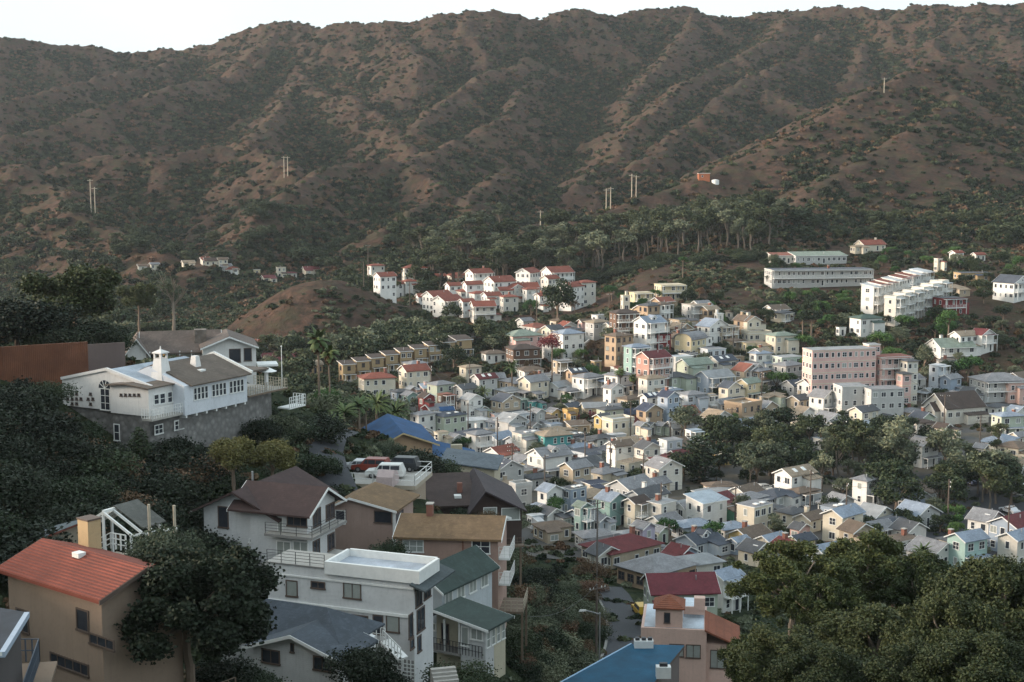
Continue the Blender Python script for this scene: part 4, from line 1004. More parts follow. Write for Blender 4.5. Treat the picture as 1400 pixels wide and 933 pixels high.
X1 = 2.2; y0 = h.hx(604, 800, X1)[0]; y1 = h.hx(578, 800, X1)[0]; ze2 = h.hx(604, 806, X1)[1]; b = MB(); gable_walls(b, X1, X1 + 8, y0, y1 + 2, -1, ze2, ze2 + 1.3, 'x', wall_mat((.45,.48,.5))); h.part(b, 'upper_wall')
q = MB(); gable_roof(q, X1, X1 + 8, y0, y1 + 2, ze2, ze2 + 1.3, 'x', GN, .5, .16, TRIM); h.part(q, 'upper_roof')
for i in range(4): window(h.root, 1.2, 1.1, (X1 + 1 + i * 1.9, y0, ze2 - 1.0), 0, 'l', True)
foot(h, 0, 9, 0, ly)
# pinkish house with tan roof and brick chimney
h = Hh('stucco_house', 'dusty pink two level house with flat tan roof edge and brick chimney', 'house', 681, 845, 121, 84)
ly = h.hx(544, 740, 0)[0]; ze = h.hx(620, 735, 0)[1]; PK = wall_mat((.36,.235,.19)); TN = roof_mat((.17,.105,.055)); b = MB(); gable_walls(b, 0, 7, 0, ly, -3, ze, ze + 1.0, 'y', PK); h.part(b, 'wall')
q = MB(); gable_roof(q, 0, 7, 0, ly, ze, ze + 1.0, 'y', TN, .6, .2, TRIM, None, .35); h.part(q, 'roof')
for a, st in ((515,645,650,725),'lm'), ((955,640,1075,735),'m'), ((950,790,1070,895),'lm'): h.wx(*cv(B_, *a), 0, st)
q = MB(); u = h.hx(588, 700, 3.4); q.box(3, 3.7, u[0] - .28, u[0] + .28, ze + .5, u[1] + .75, BRICK); q.box(2.95, 3.75, u[0] - .33, u[0] + .33, u[1] + .75, u[1] + .85, CONC); h.part(q, 'chimney')
for r0, nm in ((765, 'balcony'), (800, 'balcony'), (838, 'deck')):
    zf = h.hx(683, r0, 0)[1]; w_ = -1.0 if nm == 'balcony' else -2.2; q = MB(); q.box(.4, 4.5, w_, -.003, zf - .18, zf, TRIM if nm == 'balcony' else WOOD); railing(q, [(.4, -.02, zf), (.4, w_, zf), (4.5, w_, zf)], 1.0, TRIM if nm == 'balcony' else WOODL, .6, .035, 3)
    if nm == 'deck':
        for x_ in (.5, 4.4): q.box(x_ - .09, x_ + .09, w_ + .02, w_ + .2, zf - 4.5, zf, WOOD)
    h.part(q, nm)
q = MB(); q.tube(*[(-.12, h.hx(633, 735, 0)[0], z_) for z_ in (ze - 6, ze)], .07, .07, plain('rust_pipe', (.2,.08,.05))); h.part(q, 'downpipe'); foot(h, 0, 7, 0, ly)
# beige-pink house with tan hip roof
h = Hh('shingled_house', 'pinkish beige house with tan roof and dark screened corner porch', 'house', 539, 740, 130, 75)
lx = 5.5; ly = h.hx(455, 700, 0)[0]; ya = h.hx(480, 684, 0)[0]; ze = h.hx(538, 698, 0)[1]; zr = h.hx(480, 684, 0)[1] + .2
b = MB(); gable_walls(b, 0, lx, 0, ly, -3, ze, zr, 'x', wall_mat((.37,.265,.225)), ya); h.part(b, 'wall'); q = MB(); gable_roof(q, 0, lx + .5, 0, ly, ze, zr, 'x', roof_mat((.16,.10,.05)), .45, .16, TRIM, ya, .5); h.part(q, 'roof')
h.wx(*cv(B_, 333, 460, 447, 540), 0, 'bd'); h.wx(*cv(B_, 85, 455, 150, 545), 0, ''); window(h.root, 2.2, 1.5, (1.5, 0, ze - 1.2), 0, 'b', True)
q = MB(); q.box(-.1, .12, -.12, .1, -2, ze, TRIM); h.part(q, 'corner_post'); foot(h, 0, lx, 0, ly)
# parking deck
h = Hh('parking_deck', 'pale concrete parking deck on piers with white pipe railings', 'parking deck', 568, 665, 150, 79)
ly = h.hz(447, 664, 0)[1]; lx = 7.5
q = MB(); q.box(0, lx, 0, ly, -.45, 0, wall_mat((.40,.34,.26)), CONC); h.part(q, 'slab')
q = MB(); q.box(.6, lx, .8, 3.2, -6.5, -.46, wall_mat((.36,.28,.21))); h.part(q, 'pier')
q = MB(); q.box(1.2, lx, 3.3, ly, -4, -.46, wall_mat((.33,.26,.20))); h.part(q, 'retaining_wall')
q = MB(); railing(q, [(.1, ly, 0), (.1, .1, 0), (lx, .1, 0), (lx, ly * .93, 0)], 1.15, TRIM, 2.2, .06, 2); h.part(q, 'railing'); foot(h, 0, lx, 0, ly); DECK = h
# dark brown house behind it
h = Hh('brown_house', 'dark brown gabled house with two white window blinds and dark roof', 'house', 718, 735, 158, 98)
y1 = h.hx(643, 690, 0)[0]; ya = h.hx(663, 675, 0)[0]; ze = h.hx(716, 696, 0)[1]; zr = h.hx(660, 672, 0)[1]
BR = wall_mat((.060,.038,.032), siding=True); DR = roof_mat((.048,.036,.040)); b = MB(); gable_walls(b, 0, 11, .4, y1, -1.0, ze, zr, 'x', BR, ya); h.part(b, 'wall')
q = MB(); gable_roof(q, 0, 11, .4, y1, ze, zr, 'x', DR, .5, .2, None, ya, .9); h.part(q, 'roof')
b = MB(); y2 = h.hx(590, 690, 2)[0]; b.box(2, 10, y1 + .01, y2, -2, ze + .4, BR); h.part(b, 'side_wall'); q = MB(); q.solid([(1.4,y1-1,ze+.1),(1.4,y2+.5,ze+.1),(10.5,y2+.5,ze+2),(10.5,y1-1,ze+2)][::-1], [(1.4,y1-1,ze+.3),(1.4,y2+.5,ze+.3),(10.5,y2+.5,ze+2.2),(10.5,y1-1,ze+2.2)][::-1], roof_mat((.05,.032,.028))); h.part(q, 'side_roof')
q = MB(); q.box(3.2, 4.2, y2 - 3.6, y2 - 2.8, ze + .7, ze + 1.0, TRIM); h.part(q, 'skylight')
BL = plain('blind', (.55,.56,.55), .8)
for a in ((1030, 437, 1118, 530), (1145, 440, 1265, 520)): h.wx(*cv(B_, *a), 0, 'ld')
q = MB(); u = h.hx(628.5, 665, 5); q.box(4.8, 5.4, u[0] - .3, u[0] + .3, ze, u[1] + .4, BRICK); h.part(q, 'chimney'); q = MB(); q.box(-.9, 0, .2, y1, -.9, -.7, WOOD); railing(q, [(-.85, y1, -.7), (-.85, .3, -.7)], .9, WOOD, .8, .03, 2); h.part(q, 'deck')
q = MB()
for y_ in (.5, y1 / 2, y1 - .3): q.box(.1, .4, y_ - .12, y_ + .12, -6, -1.0, WOOD)
h.part(q, 'stilt'); foot(h, 0, 10, 0, y2)
# mansion on its stone base
h = Hh('mansion', 'long white stucco mansion with brown roof on a rough stone base', 'mansion', 204, 570, 140, 62)
yb = h.hx(151, 550, 0)[0]; X1 = 1.0; ym = h.hx(192, 550, X1)[0]; yl = h.hx(86, 550, X1)[0]
BRF = roof_mat((.125,.098,.078)); zb = .0
ze = h.hx(204, 532, 0)[1]; za = h.hx(175, 526, 0)[1]; b = MB(); gable_walls(b, 0, 6, 0, yb, zb, ze, za, 'x', MW, h.hx(175, 526, 0)[0]); h.part(b, 'entry_wall')
zeA = h.hx(88, 519, X1)[1]; zaA = h.hx(146, 506, X1)[1]; yaA = h.hx(146, 506, X1)[0]; b = MB(); gable_walls(b, X1, 13, .5, yl, zb, zeA, zaA, 'x', MW, yaA); h.part(b, 'great_room_wall')
xc = h.hy(252.5, 550, -1.6)[0]; xe = h.hy(338, 540, -1.6)[0]; zeC = (h.hy(252.5, 527, -1.6)[1] + h.hy(338, 512, -1.6)[1]) / 2; zbC = (h.hy(252.5, 568, -1.6)[1] + h.hy(338, 550, -1.6)[1]) / 2
MW_SHADE = wall_mat((.60,.62,.66)); b = MB(); W_ = 7.5; gable_walls(b, xc, xe, -1.6, W_, zbC, zeC, zeC + 1.7, 'x', MW_SHADE, 3.2); h.part(b, 'wing_wall')  # mansion white tinted blue: skylit shade put into the wing's wall colour
b = MB(); b.box(5.9, xc, .05, 8, zb, zeC - .05, MW); h.part(b, 'link_wall')
q = MB(); gable_roof(q, 0, 6, 0, yb, ze, za, 'x', BRF, .35, .12, None, h.hx(175, 526, 0)[0], .5); h.part(q, 'entry_roof')
q = MB(); gable_roof(q, X1 + .3, 13, .5, yl, zeA - .1, zaA - .1, 'x', roof_mat((.35,.40,.46), 'plain'), .0, .12, None, yaA, .0)
q.bar((X1 - .05, .4, zeA + .1), (X1 - .05, yaA, zaA + .1), .3, .3, MW); q.bar((X1 - .05, yl, zeA + .1), (X1 - .05, yaA, zaA + .1), .3, .3, MW); h.part(q, 'great_room_roof')
q = MB(); gable_roof(q, 4.5, xe, -1.6, W_, zeC + .02, zeC + 1.72, 'x', BRF, .45, .14, None, 3.2, .3); q.bar((xe + .35, -2.1, zeC + .15), (xe + .35, 3.2, zeC + 2.0), .25, .25, TRIM); q.bar((xe + .35, W_, zeC + .2), (xe + .35, 3.2, zeC + 2.0), .25, .25, TRIM); h.part(q, 'wing_roof')
q = MB(); u = h.hx(220, 500, 4.2); c_ = u[0]
for (r0, z0), (r1, z1) in (((.85, -1.2), (.5, 1.6)),): q.solid([(4.2-r0,c_-r0,zeC+z0+1),(4.2+r0,c_-r0,zeC+z0+1),(4.2+r0,c_+r0,zeC+z0+1),(4.2-r0,c_+r0,zeC+z0+1)], [(4.2-r1,c_-r1,zeC+z1+1),(4.2+r1,c_-r1,zeC+z1+1),(4.2+r1,c_+r1,zeC+z1+1),(4.2-r1,c_+r1,zeC+z1+1)], MW)
zz = zeC + 2.6
for dx in (-.42, .42):
    for dy in (-.42, .42): q.box(4.2+dx-.09, 4.2+dx+.09, c_+dy-.09, c_+dy+.09, zz, zz + .5, MW)
hip_roof(q, 4.2-.5, 4.2+.5, c_-.5, c_+.5, zz + .5, zz + .95, MW, .12); q.tube((4.2, c_, zz + .9), (4.2, c_, zz + 1.25), .1, .04, MW); h.part(q, 'chimney')
q = MB(); u = h.hx(267, 495, 9); q.solid([(8.5,u[0]-.5,zeC+.5),(9.5,u[0]-.5,zeC+.5),(9.5,u[0]+.5,zeC+.5),(8.5,u[0]+.5,zeC+.5)], [(8.7,u[0]-.3,zeC+2.3),(9.3,u[0]-.3,zeC+2.3),(9.3,u[0]+.3,zeC+2.3),(8.7,u[0]+.3,zeC+2.3)], MW); h.part(q, 'flue')
q = MB(); q.box(xc + 4.6, xc + 5.4, .1, .9, zeC + .7, zeC + .98, TRIM); h.part(q, 'skylight')
ST = wall_mat((.24,.23,.22), stone=True); b = MB()
b.prism([(.25, .2), (xc + .2, -.7), (xe - .2, -.9), (xe + 5.5, -.6), (xe + 5.5, 7), (12, yl - .4), (X1 + .25, yl - .3), (X1 + .25, yb), (.25, yb)], -9, -.002, ST); h.part(b, 'stone_base')
for a in ((265,425,328,565),): h.wx(*cv(M1, *a), X1, 'm'); 
q = MB(); u = h.hx(*cv(M1, 297, 425), X1); R0 = .85
q.solid([(X1 - .03, u[0] + R0 * math.cos(math.pi*i/10), u[1] + R0 * math.sin(math.pi*i/10)) for i in range(11)], [(X1 - .06, u[0] + R0 * math.cos(math.pi*i/10), u[1] + R0 * math.sin(math.pi*i/10)) for i in range(11)], GLASS)
for i in range(1, 5): q.bar((X1 - .08, u[0], u[1]), (X1 - .08, u[0] + R0 * math.cos(math.pi*i/5), u[1] + R0 * math.sin(math.pi*i/5)), .05, .05, TRIM)
h.part(q, 'fanlight')
for (cx, cy_) in ((88,460),(116,460),(60,492),(88,492),(116,492),(144,492),(88,523),(116,523),(205,461),(190,493),(220,493),(205,525)):
    a = cv(M1, cx - 8, cy_ - 8, cx + 8, cy_ + 8); h.wx(*a, X1, 'bd', False, 'pierced_opening')
for i in range(5): h.wx(*cv(M1, 392 + i * 28, 459, 408 + i * 28, 476), 0, 'bd', False, 'pierced_opening')
for a in ((605,462,640,530), (643,455,680,525), (692,445,725,518)): h.wy(*cv(M1, *a), 0, 'm')
for g0 in (300, 416, 528):
    for k in range(4): q0 = g0 + k * 23.5; r0 = 422 - (q0 - 300) * .19; h.wy(*cv(M2, q0, r0, q0 + 21, r0 + 80), -1.6, 'm', k % 2 == 0)
q = MB(); xb = h.hy(206, 560, -1.2)[0]; q.box(xb, xc, -1.35, 0, -.22, 0, CONC); railing(q, [(xb, 0, 0), (xb, -1.3, 0), (xc, -1.3, 0)], 1.0, TRIM, .35, .03, 3); h.part(q, 'balcony')
h.wx(*cv(M1, 352, 652, 390, 760), .25, 'm')
for c_, a in ((M1, (610,655,665,718)), (M1, (735,625,795,690)), (M2, (178,628,230,690)), (M2, (415,560,465,635)), (M2, (560,528,605,600))): h.wy(*cv(c_, *a), -.62 if a[0] not in (610,) else -.2, 'm')
q = MB()
for i in range(7): x_ = xc + .3 + i * (xe - xc - .6) / 6; q.box(x_ - .1, x_ + .1, -1.55, -.6, zbC - .28, zbC - .003, TRIM)
h.part(q, 'bracket')
q = MB(); zt = h.hy(360, 536, -1.5)[1]; q.box(xe + .02, xe + 7, -1.8, 4, zt - .2, zt, WOOD, CONC); railing(q, [(xe + .1, -1.7, zt), (xe + 7, -1.7, zt), (xe + 7, 3, zt)], 1.0, WOODL, .4, .04, 3); h.part(q, 'terrace')
q = MB(); q.box(xe + .6, xe + 4.4, -1.2, 5, zeC - .1, zeC + .08, BRF)
for x_ in (xe + 4.2,): q.box(x_ - .15, x_ + .15, -1.1, -.8, zt, zeC - .1, MW)
h.part(q, 'porch_roof')
q = MB(); q.box(xe + 6.2, xe + 9.2, -2.6, -.9, zt - 2.4, zt - 2.25, TRIM); railing(q, [(xe + 6.2, -2.6, zt - 2.25), (xe + 9.2, -2.6, zt - 2.25), (xe + 9.2, -.9, zt - 2.25)], 1.2, TRIM, .4, .05, 3); h.part(q, 'lower_balcony')
foot(h, 0, xe, -2, yl); MAN = h; M_xe, M_zt = xe, zt
def wpt(hh, x, y, z): return tuple(hh.o + Vector((x * hh.ca - y * hh.sa, x * hh.sa + y * hh.ca, z)))
p = wpt(h, xe + 6.6, -1.3, zt); t = thing('flagpole', 'tall white flagpole on the mansion terrace', 'flagpole', p); MB().tube((0,0,0), (0,0,4.6), .06, .035, TRIM).build('pole', t); MB().tube((0,0,4.6), (0,0,4.75), .09, .05, TRIM).build('finial', t)
p = wpt(h, xe + 4.6, -.9, zt); t = thing('patio_umbrella', 'white patio umbrella open on the mansion terrace', 'umbrella', p); MB().tube((0,0,0), (0,0,2.3), .04, .04, TRIM).build('pole', t)
q = MB(); q.tube((0,0,2.05), (0,0,2.5), 1.0, .05, TRIM, 10); q.build('canopy', t)
# upper ranch house behind
h = Hh('ranch_house', 'white ranch house with long brown roof and stone chimney behind the mansion', 'house', 196, 497, 172, 14)
x1 = h.hy(300, 490, 0)[0]; ze = h.hy(240, 478, 0)[1]; b = MB(); WR = wall_mat((.60,.57,.52)); b.box(0, x1, 0, 7, -2.5, ze, WR); h.part(b, 'wall')
q = MB(); gable_roof(q, 0, x1, 0, 7, ze, ze + 1.8, 'x', roof_mat((.13,.10,.085)), .9, .15, TRIM, None, .4); h.part(q, 'roof')
xl = h.hy(174, 480, -1.5)[0]; b = MB(); gable_walls(b, xl, .4, -1.5, 6, -3, ze + .0, ze + 1.5, 'y', MW); h.part(b, 'gable_wall'); q = MB(); gable_roof(q, xl, .4, -1.5, 6, ze, ze + 1.5, 'y', roof_mat((.13,.10,.085)), .4, .15, TRIM); h.part(q, 'gable_roof')
q = MB(); xq = h.hy(274, 460, 1)[0]; zt = h.hy(274, 451, 1)[1]; q.box(xq - .75, xq + .75, .8, 2.2, ze, zt, wall_mat((.24,.20,.17), stone=True)); h.part(q, 'chimney')
xa, xb_ = h.hy(277, 480, -3)[0], h.hy(350, 480, -3)[0]; zg = h.hy(313, 461, -3)[1]; zge = h.hy(350, 474, -3)[1]; b = MB(); gable_walls(b, xa, xb_, -3, 4, -3, zge, zg, 'y', MW); h.part(b, 'studio_wall')
q = MB(); gable_roof(q, xa, xb_, -3, 4, zge, zg, 'y', roof_mat((.13,.10,.085)), .3, .14, TRIM, None, .8); h.part(q, 'studio_roof')
h.wy(313, 477, 329, 496, -3, 'bd'); h.wy(333, 476, 344, 494, -3, 'bd'); h.wy(222, 482, 227, 496, 0, 'w', True, 'door'); h.wy(231, 484, 243, 491, 0, ''); h.wy(205, 483, 214, 492, 0, '')
q = MB(); 
for p_ in (205, 219, 246, 262): x_ = h.hy(p_, 490, -.8)[0]; q.box(x_ - .07, x_ + .07, -.85, -.7, -2, ze - .1, TRIM)
h.part(q, 'veranda_post'); q = MB(); q.box(xb_ + .1, xb_ + 2.6, -4, -1, zge - 2.4, zge - 2.15, TRIM); h.part(q, 'carport_roof'); foot(h, xl, xb_, 0, 7)
# rusty retaining wall
pA, pB = at(-70, 520, 143), at(172, 508, 152); L = math.dist(pA, pB); t = thing('retaining_wall', 'long rust brown retaining wall above the mansion', 'wall', pA, math.atan2(pB[1]-pA[1], pB[0]-pA[0]))
RW = roof_mat((.15, .058, .030), 'metal'); RW.node_tree.nodes['Principled BSDF'].inputs['Roughness'].default_value = .9; q = MB(); q.box(0, L * .78, 0, .3, -1.5, 3.1, RW); q.build('rust_panel', t); q = MB(); q.box(L * .78 + .01, L, .02, .3, -1.5, 2.8, wall_mat((.12,.085,.075))); q.build('plain_panel', t)
# blue roofed villa
BLU = roof_mat((.012, .065, .17), 'plain'); BLU2 = roof_mat((.008, .075, .14), 'plain')
h = Hh('blue_roofed_house', 'tan house with bright blue gabled roof beside the palms', 'house', 596, 632, 196, 103)
y1 = h.hx(521, 610, 0)[0]; ya = h.hx(550, 592, 0)[0]; ze = h.hx(595, 605, 0)[1]; zr = h.hx(550, 592, 0)[1]; b = MB(); gable_walls(b, 0, 14, .5, y1, -3, ze, zr, 'x', wall_mat((.45,.30,.19)), ya); h.part(b, 'wall')
q = MB(); gable_roof(q, 0, 14, .5, y1, ze, zr, 'x', BLU, .9, .18, wall_mat((.52,.40,.22)), ya, 1.0); h.part(q, 'roof'); foot(h, 0, 14, 0, y1)
h = Hh('blue_roofed_annex', 'lower annex with long bright blue roof, downhill of the tan gabled house', 'house', 652, 650, 200, 100)
y1 = h.hx(590, 640, 0)[0]; ze = h.hx(640, 640, 0)[1]; b = MB(); b.box(0, 9, 0, y1, -5, ze, wall_mat((.42,.33,.24))); h.part(b, 'wall')
q = MB(); z1 = h.hx(592, 612, 4)[1]; q.solid([(-1,-1,ze),(9,-1,ze+.6),(9,y1+1,z1+.6),(-1,y1+1,z1)], [(-1,-1,ze+.2),(9,-1,ze+.8),(9,y1+1,z1+.8),(-1,y1+1,z1+.2)], wall_mat((.45,.38,.25)), BLU); h.part(q, 'roof')
u = h.hx(624, 620, -1.5)[0]; q = MB(); q.box(-2, -1.1, u - .8, u + .8, -4, h.hx(624, 608, -1.5)[1], wall_mat((.40,.35,.26))); h.part(q, 'chimney'); foot(h, 0, 9, 0, y1)
h = Hh('modern_house', 'beige flat fronted house with slanted clerestory strip below the blue annex', 'house', 676, 672, 185, 84)
y1 = h.hx(604, 650, 0)[0]; ze = h.hx(676, 643, 0)[1]; z1 = h.hx(604, 632, 0)[1]; b = MB(); b.solid([(0,0,-5),(7,0,-5),(7,y1,-5),(0,y1,-5)], [(0,0,ze),(7,0,ze+.3),(7,y1,z1+.3),(0,y1,z1)], wall_mat((.46,.40,.30))); h.part(b, 'wall')
q = MB(); q.solid([(-.4,-.5,ze+.02),(7.4,-.5,ze+.32),(7.4,y1+.4,z1+.34),(-.4,y1+.4,z1+.02)], [(-.4,-.5,ze+.2),(7.4,-.5,ze+.5),(7.4,y1+.4,z1+.5),(-.4,y1+.4,z1+.2)], roof_mat((.10,.12,.14))); h.part(q, 'roof')
h.wx(*cv(B_, 812, 206, 900, 236), 0, 'bd'); h.wx(*cv(B_, 915, 216, 1035, 236), 0, 'bd'); h.wx(*cv(B_, 1070, 245, 1095, 290), 0, 'bd', True, 'door'); foot(h, 0, 7, 0, y1)
# pink mission style house
PKM = wall_mat((.62,.43,.36)); TL = roof_mat((.26,.085,.045), 'tile')
h = Hh('mission_house', 'peach pink mission style house with small tiled tower', 'house', 965, 930, 140, 82)
y1 = h.hx(876, 890, 0)[0]; zt = h.hx(920, 860, 0)[1]; b = MB(); b.box(0, 8, 0, y1, -5, zt, PKM); h.part(b, 'wall'); q = MB(); q.box(.3, 8, .3, y1 - .3, zt + .003, zt + .05, roof_mat((.50,.56,.62), 'plain')); h.part(q, 'roof_deck')
ya, yb = h.hx(933, 850, .3)[0], h.hx(896, 850, .3)[0]; zv = h.hx(915, 833, .3)[1]; b = MB(); b.box(.3, 3.4, ya, yb, zt, zv, PKM); h.part(b, 'tower_wall'); q = MB(); hip_roof(q, .3, 3.4, ya, yb, zv, zv + 1.1, TL, .25); h.part(q, 'tower_roof')
h.wx(*cv(D_, 473, 418, 520, 498), .3, 'b'); h.wx(*cv(D_, 635, 655, 745, 755), 0, 'bl'); h.wx(*cv(D_, 512, 650, 622, 745), 0, 'bl')
yc, yd = h.hx(966, 850, 3)[0], h.hx(934, 850, 3)[0]; zc = h.hx(950, 833, 4)[1]; b = MB(); b.box(4.0, 8, max(yc, .3), yd, zt, zc, roof_mat((.52,.58,.64), 'plain')); b.box(3.7, 3.95, max(yc, .3), yd, zc - .5, zc + .3, PKM); b.box(3.6, 4.6, h.hx(964, 820, 4)[0], h.hx(949, 820, 4)[0], zc, zc + 1.3, PKM); h.part(b, 'stair_head')
q = MB()
for i in range(15): y_ = ya + .2 + (yb - ya + 1.4) * i / 14; q.box(-.04, 0, y_ - .05, y_ + .05, zt - 1.9 - .06, zt - 1.9 + .06, TL)
h.part(q, 'tile_ornament')
b = MB(); b.box(.5, 6, -3, -.003, -5, zt - 1.6, PKM); h.part(b, 'side_wall'); q = MB(); q.solid([(-.2,-3.5,zt-1.7),(6.5,-3.5,zt-1.7),(6.5,.2,zt-.1),(-.2,.2,zt-.1)], [(-.2,-3.5,zt-1.5),(6.5,-3.5,zt-1.5),(6.5,.2,zt+.1),(-.2,.2,zt+.1)], TL); h.part(q, 'side_roof')
window(h.root, 2.2, 2.0, (.5, -1.5, zt - 3.2), -math.pi/2, 'bl', True)
q = MB(); q.box(-2.6, 0, -3.2, y1 * .35, -.9, -.7, CONC); railing(q, [(-2.5, y1 * .35, -.7), (-2.5, -3.2, -.7), (.3, -3.2, -.7)], 1.0, plain('red_metal', (.16,.04,.03)), .6, .03, 3); h.part(q, 'patio'); foot(h, 0, 8, -3, y1)
# blue flat roof at the bottom
P = [at(863, 884, 130)]; z0 = P[0][2]
P += [onz(936, 886, z0), onz(884, 950, z0), onz(765, 938, z0)]; o0 = Vector(P[0]); t = thing('blue_flat_roofed_house', 'house under a broad bright blue roof with white vent box', 'house', P[0])
pl = [tuple((Vector(p) - o0).xy) for p in P]; cx_ = sum(p[0] for p in pl) / 4; cy_ = sum(p[1] for p in pl) / 4; inn = [(cx_ + (a - cx_) * .9, cy_ + (b_ - cy_) * .9) for a, b_ in pl]
MB().prism(inn[::-1], -9, -.003, wall_mat((.16,.13,.12))).build('wall', t); MB().prism(pl[::-1], 0, .25, TRIMB, BLU2).build('roof', t)
q = MB(); q.bar((pl[0][0], pl[0][1], .28), (pl[3][0], pl[3][1], .28), .12, .08, plain('pale_blue_flashing', (.30,.45,.6))); q.build('flashing', t)
q = MB(); q.box(.2, 2.0, -1.3, -.5, .25, .95, TRIM); 
for k in range(3): q.box(.3 + k * .6, .7 + k * .6, -1.1, -.7, .95, 1.2, DKMETAL)
q.build('vent_box', t); pq = Vector(onz(906, 930, z0)) - o0; q = MB(); q.box(pq.x - .6, pq.x + .7, pq.y - .4, pq.y + .4, .25, 1.3, TRIM); q.box(pq.x - .3, pq.x + .4, pq.y - .2, pq.y + .2, 1.3, 1.6, DKMETAL); q.build('chimney', t)
FOOT.append((o0.x + cx_, o0.y + cy_, 5))
# red tiled house at the lower left
h = Hh('red_tiled_house', 'tan stucco house with broad orange red tile roof and brown trimmed windows', 'house', 143, 950, 72, 52)
y1 = h.hx(14, 860, 0)[0]; ze = h.hx(138, 826, -.5)[1]; xr, zr = h.hy(193, 776, 0); RT = roof_mat((.25,.058,.034), 'tile'); xr = min(xr, 5.5)
b = MB(); gable_walls(b, 0, xr * 2, 0, y1, -3, ze + .1, zr - .1, 'y', wall_mat((.30,.22,.165))); h.part(b, 'wall'); q = MB(); gable_roof(q, 0, xr * 2, 0, y1, ze + .1, zr - .1, 'y', RT, .5, .2, TRIMB, None, .5); h.part(q, 'roof')
for a in ((400,548,465,665), (265,805,465,870), (85,548,150,670)): h.wx(*cv(E_, *a), 0, 'b')
h.wx(*cv(E_, 470, 690, 600, 750), 0, 'b'); u = h.hx(120, 745, 5.0); q = MB(); q.box(4.7, 5.6, u[0] - .5, u[0] + .5, zr - 1, zr + .9, wall_mat((.50,.36,.20))); q.box(4.65, 5.65, u[0] - .55, u[0] + .55, zr + .9, zr + 1.0, TRIMB); h.part(q, 'chimney')
q = MB(); u = h.hx(108, 788, 2.0); k_ = (zr - ze) / xr; q.box(1.8, 2.3, u[0] - .3, u[0] + .3, ze + 2 * k_ + .15, ze + 2 * k_ + .42, TRIM); h.part(q, 'skylight'); foot(h, 0, 9, 0, y1)
q = MB(); q.box(-.2, 6, -3.5, -.3, -1.2, -1.0, CONC); railing(q, [(-.2, -.3, -1), (-.2, -3.5, -1), (6, -3.5, -1)], 1, WOOD, .5, .04, 3); h.part(q, 'terrace')
# white timber gable canopy and stair behind it
h = Hh('timber_canopy', 'white open timber gable with railed stair behind the red tiled house', 'canopy', 182, 775, 92, 60)
yl = h.hx(112, 735, 0)[0]; ya = h.hx(141, 701, 0)[0]; ze = h.hx(182, 733, 0)[1]; zr = h.hx(141, 701, 0)[1]; q = MB()
for x_ in (0, .9, 1.8, 2.7): q.bar((x_, 0, ze), (x_, ya, zr), .13, .16, TRIM); q.bar((x_, yl, ze), (x_, ya, zr), .13, .16, TRIM)
q.bar((0, ya, zr + .05), (3, ya, zr + .05), .2, .2, TRIM); q.bar((0, 0, ze), (3, -1.2, ze), .1, .14, TRIM)
for x_, y_ in ((0, .1), (2.7, .1), (0, yl - .1), (2.7, yl - .1), (0, ya)): q.box(x_ - .07, x_ + .07, y_ - .07, y_ + .07, -1, ze + (.1 if y_ != ya else 1.2), TRIM)
h.part(q, 'timber_frame'); q = MB()
q.solid([(1,0,ze+.25),(3.2,0,ze+.25),(3.2,ya,zr+.2),(1,ya,zr+.2)], [(1,0,ze+.33),(3.2,0,ze+.33),(3.2,ya,zr+.28),(1,ya,zr+.28)], roof_mat((.10,.10,.09))); q.solid([(1,ya,zr+.2),(3.2,ya,zr+.2),(3.2,yl,ze+.25),(1,yl,ze+.25)], [(1,ya,zr+.28),(3.2,ya,zr+.28),(3.2,yl,ze+.33),(1,yl,ze+.33)], roof_mat((.10,.10,.09))); h.part(q, 'roof')
q = MB(); railing(q, [(-.4, yl * .75, ze - 2.0), (-.4, ya * .6, ze - 1.0), (-.4, .2, ze - 1.0)], 1.1, TRIM, .5, .06, 3); q.box(-.4, 2, 0, yl * .75, ze - 2.2, ze - 2.05, WOODL); railing(q, [(-.4, -.2, ze - 2.2), (-1.5, -2.2, ze - 1.4)], 1.0, TRIM, .5, .06, 3); h.part(q, 'stair_railing')
for px, r0, r1, lab in ((207, 684, 775, 'tall pale timber post beside the white timber gable'), (240, 688, 730, 'shorter white timber post near the white house')):
    p = at(px, r1 + 25, 92); t = thing('post', lab, 'post', p); MB().tube((0,0,0), (0,0,(r1 + 25 - r0) / F * 92), .11, .10, WOODL).build('shaft', t)
# small houses at the left edge
h = Hh('shed_roofed_house', 'small cream house with rust edged sloping roof at the left edge', 'house', 47, 800, 92, 55)
q = MB(); y1 = h.hx(-30, 770, 0)[0]; ze = h.hx(47, 742, 0)[1]; z1 = h.hx(0, 757, 0)[1] - .4; q.solid([(0,0,-3),(5,0,-3),(5,y1,-3),(0,y1,-3)], [(0,0,ze-.1),(5,0,ze+.6),(5,y1,z1+.3),(0,y1,z1-.4)], wall_mat((.36,.31,.24))); h.part(q, 'wall')
q = MB(); q.solid([(-.5,-.4,ze),(5.4,-.4,ze+.7),(5.4,y1,z1+.5),(-.5,y1,z1-.2)], [(-.5,-.4,ze+.15),(5.4,-.4,ze+.85),(5.4,y1,z1+.65),(-.5,y1,z1-.05)], roof_mat((.20,.06,.04),'plain'), roof_mat((.12,.14,.15))); h.part(q, 'roof'); h.wx(22, 767, 33, 775, 0, 'bd'); foot(h, 0, 5, 0, y1)
zr0 = 48.3; P = [onz(37, 842, zr0), onz(-70, 824, zr0), onz(-90, 905, zr0), onz(3, 897, zr0)]; o0 = Vector(P[0]); t = thing('dark_roofed_house', 'shadowy house with flat navy roof and dark railed balcony at the bottom corner', 'house', P[0])
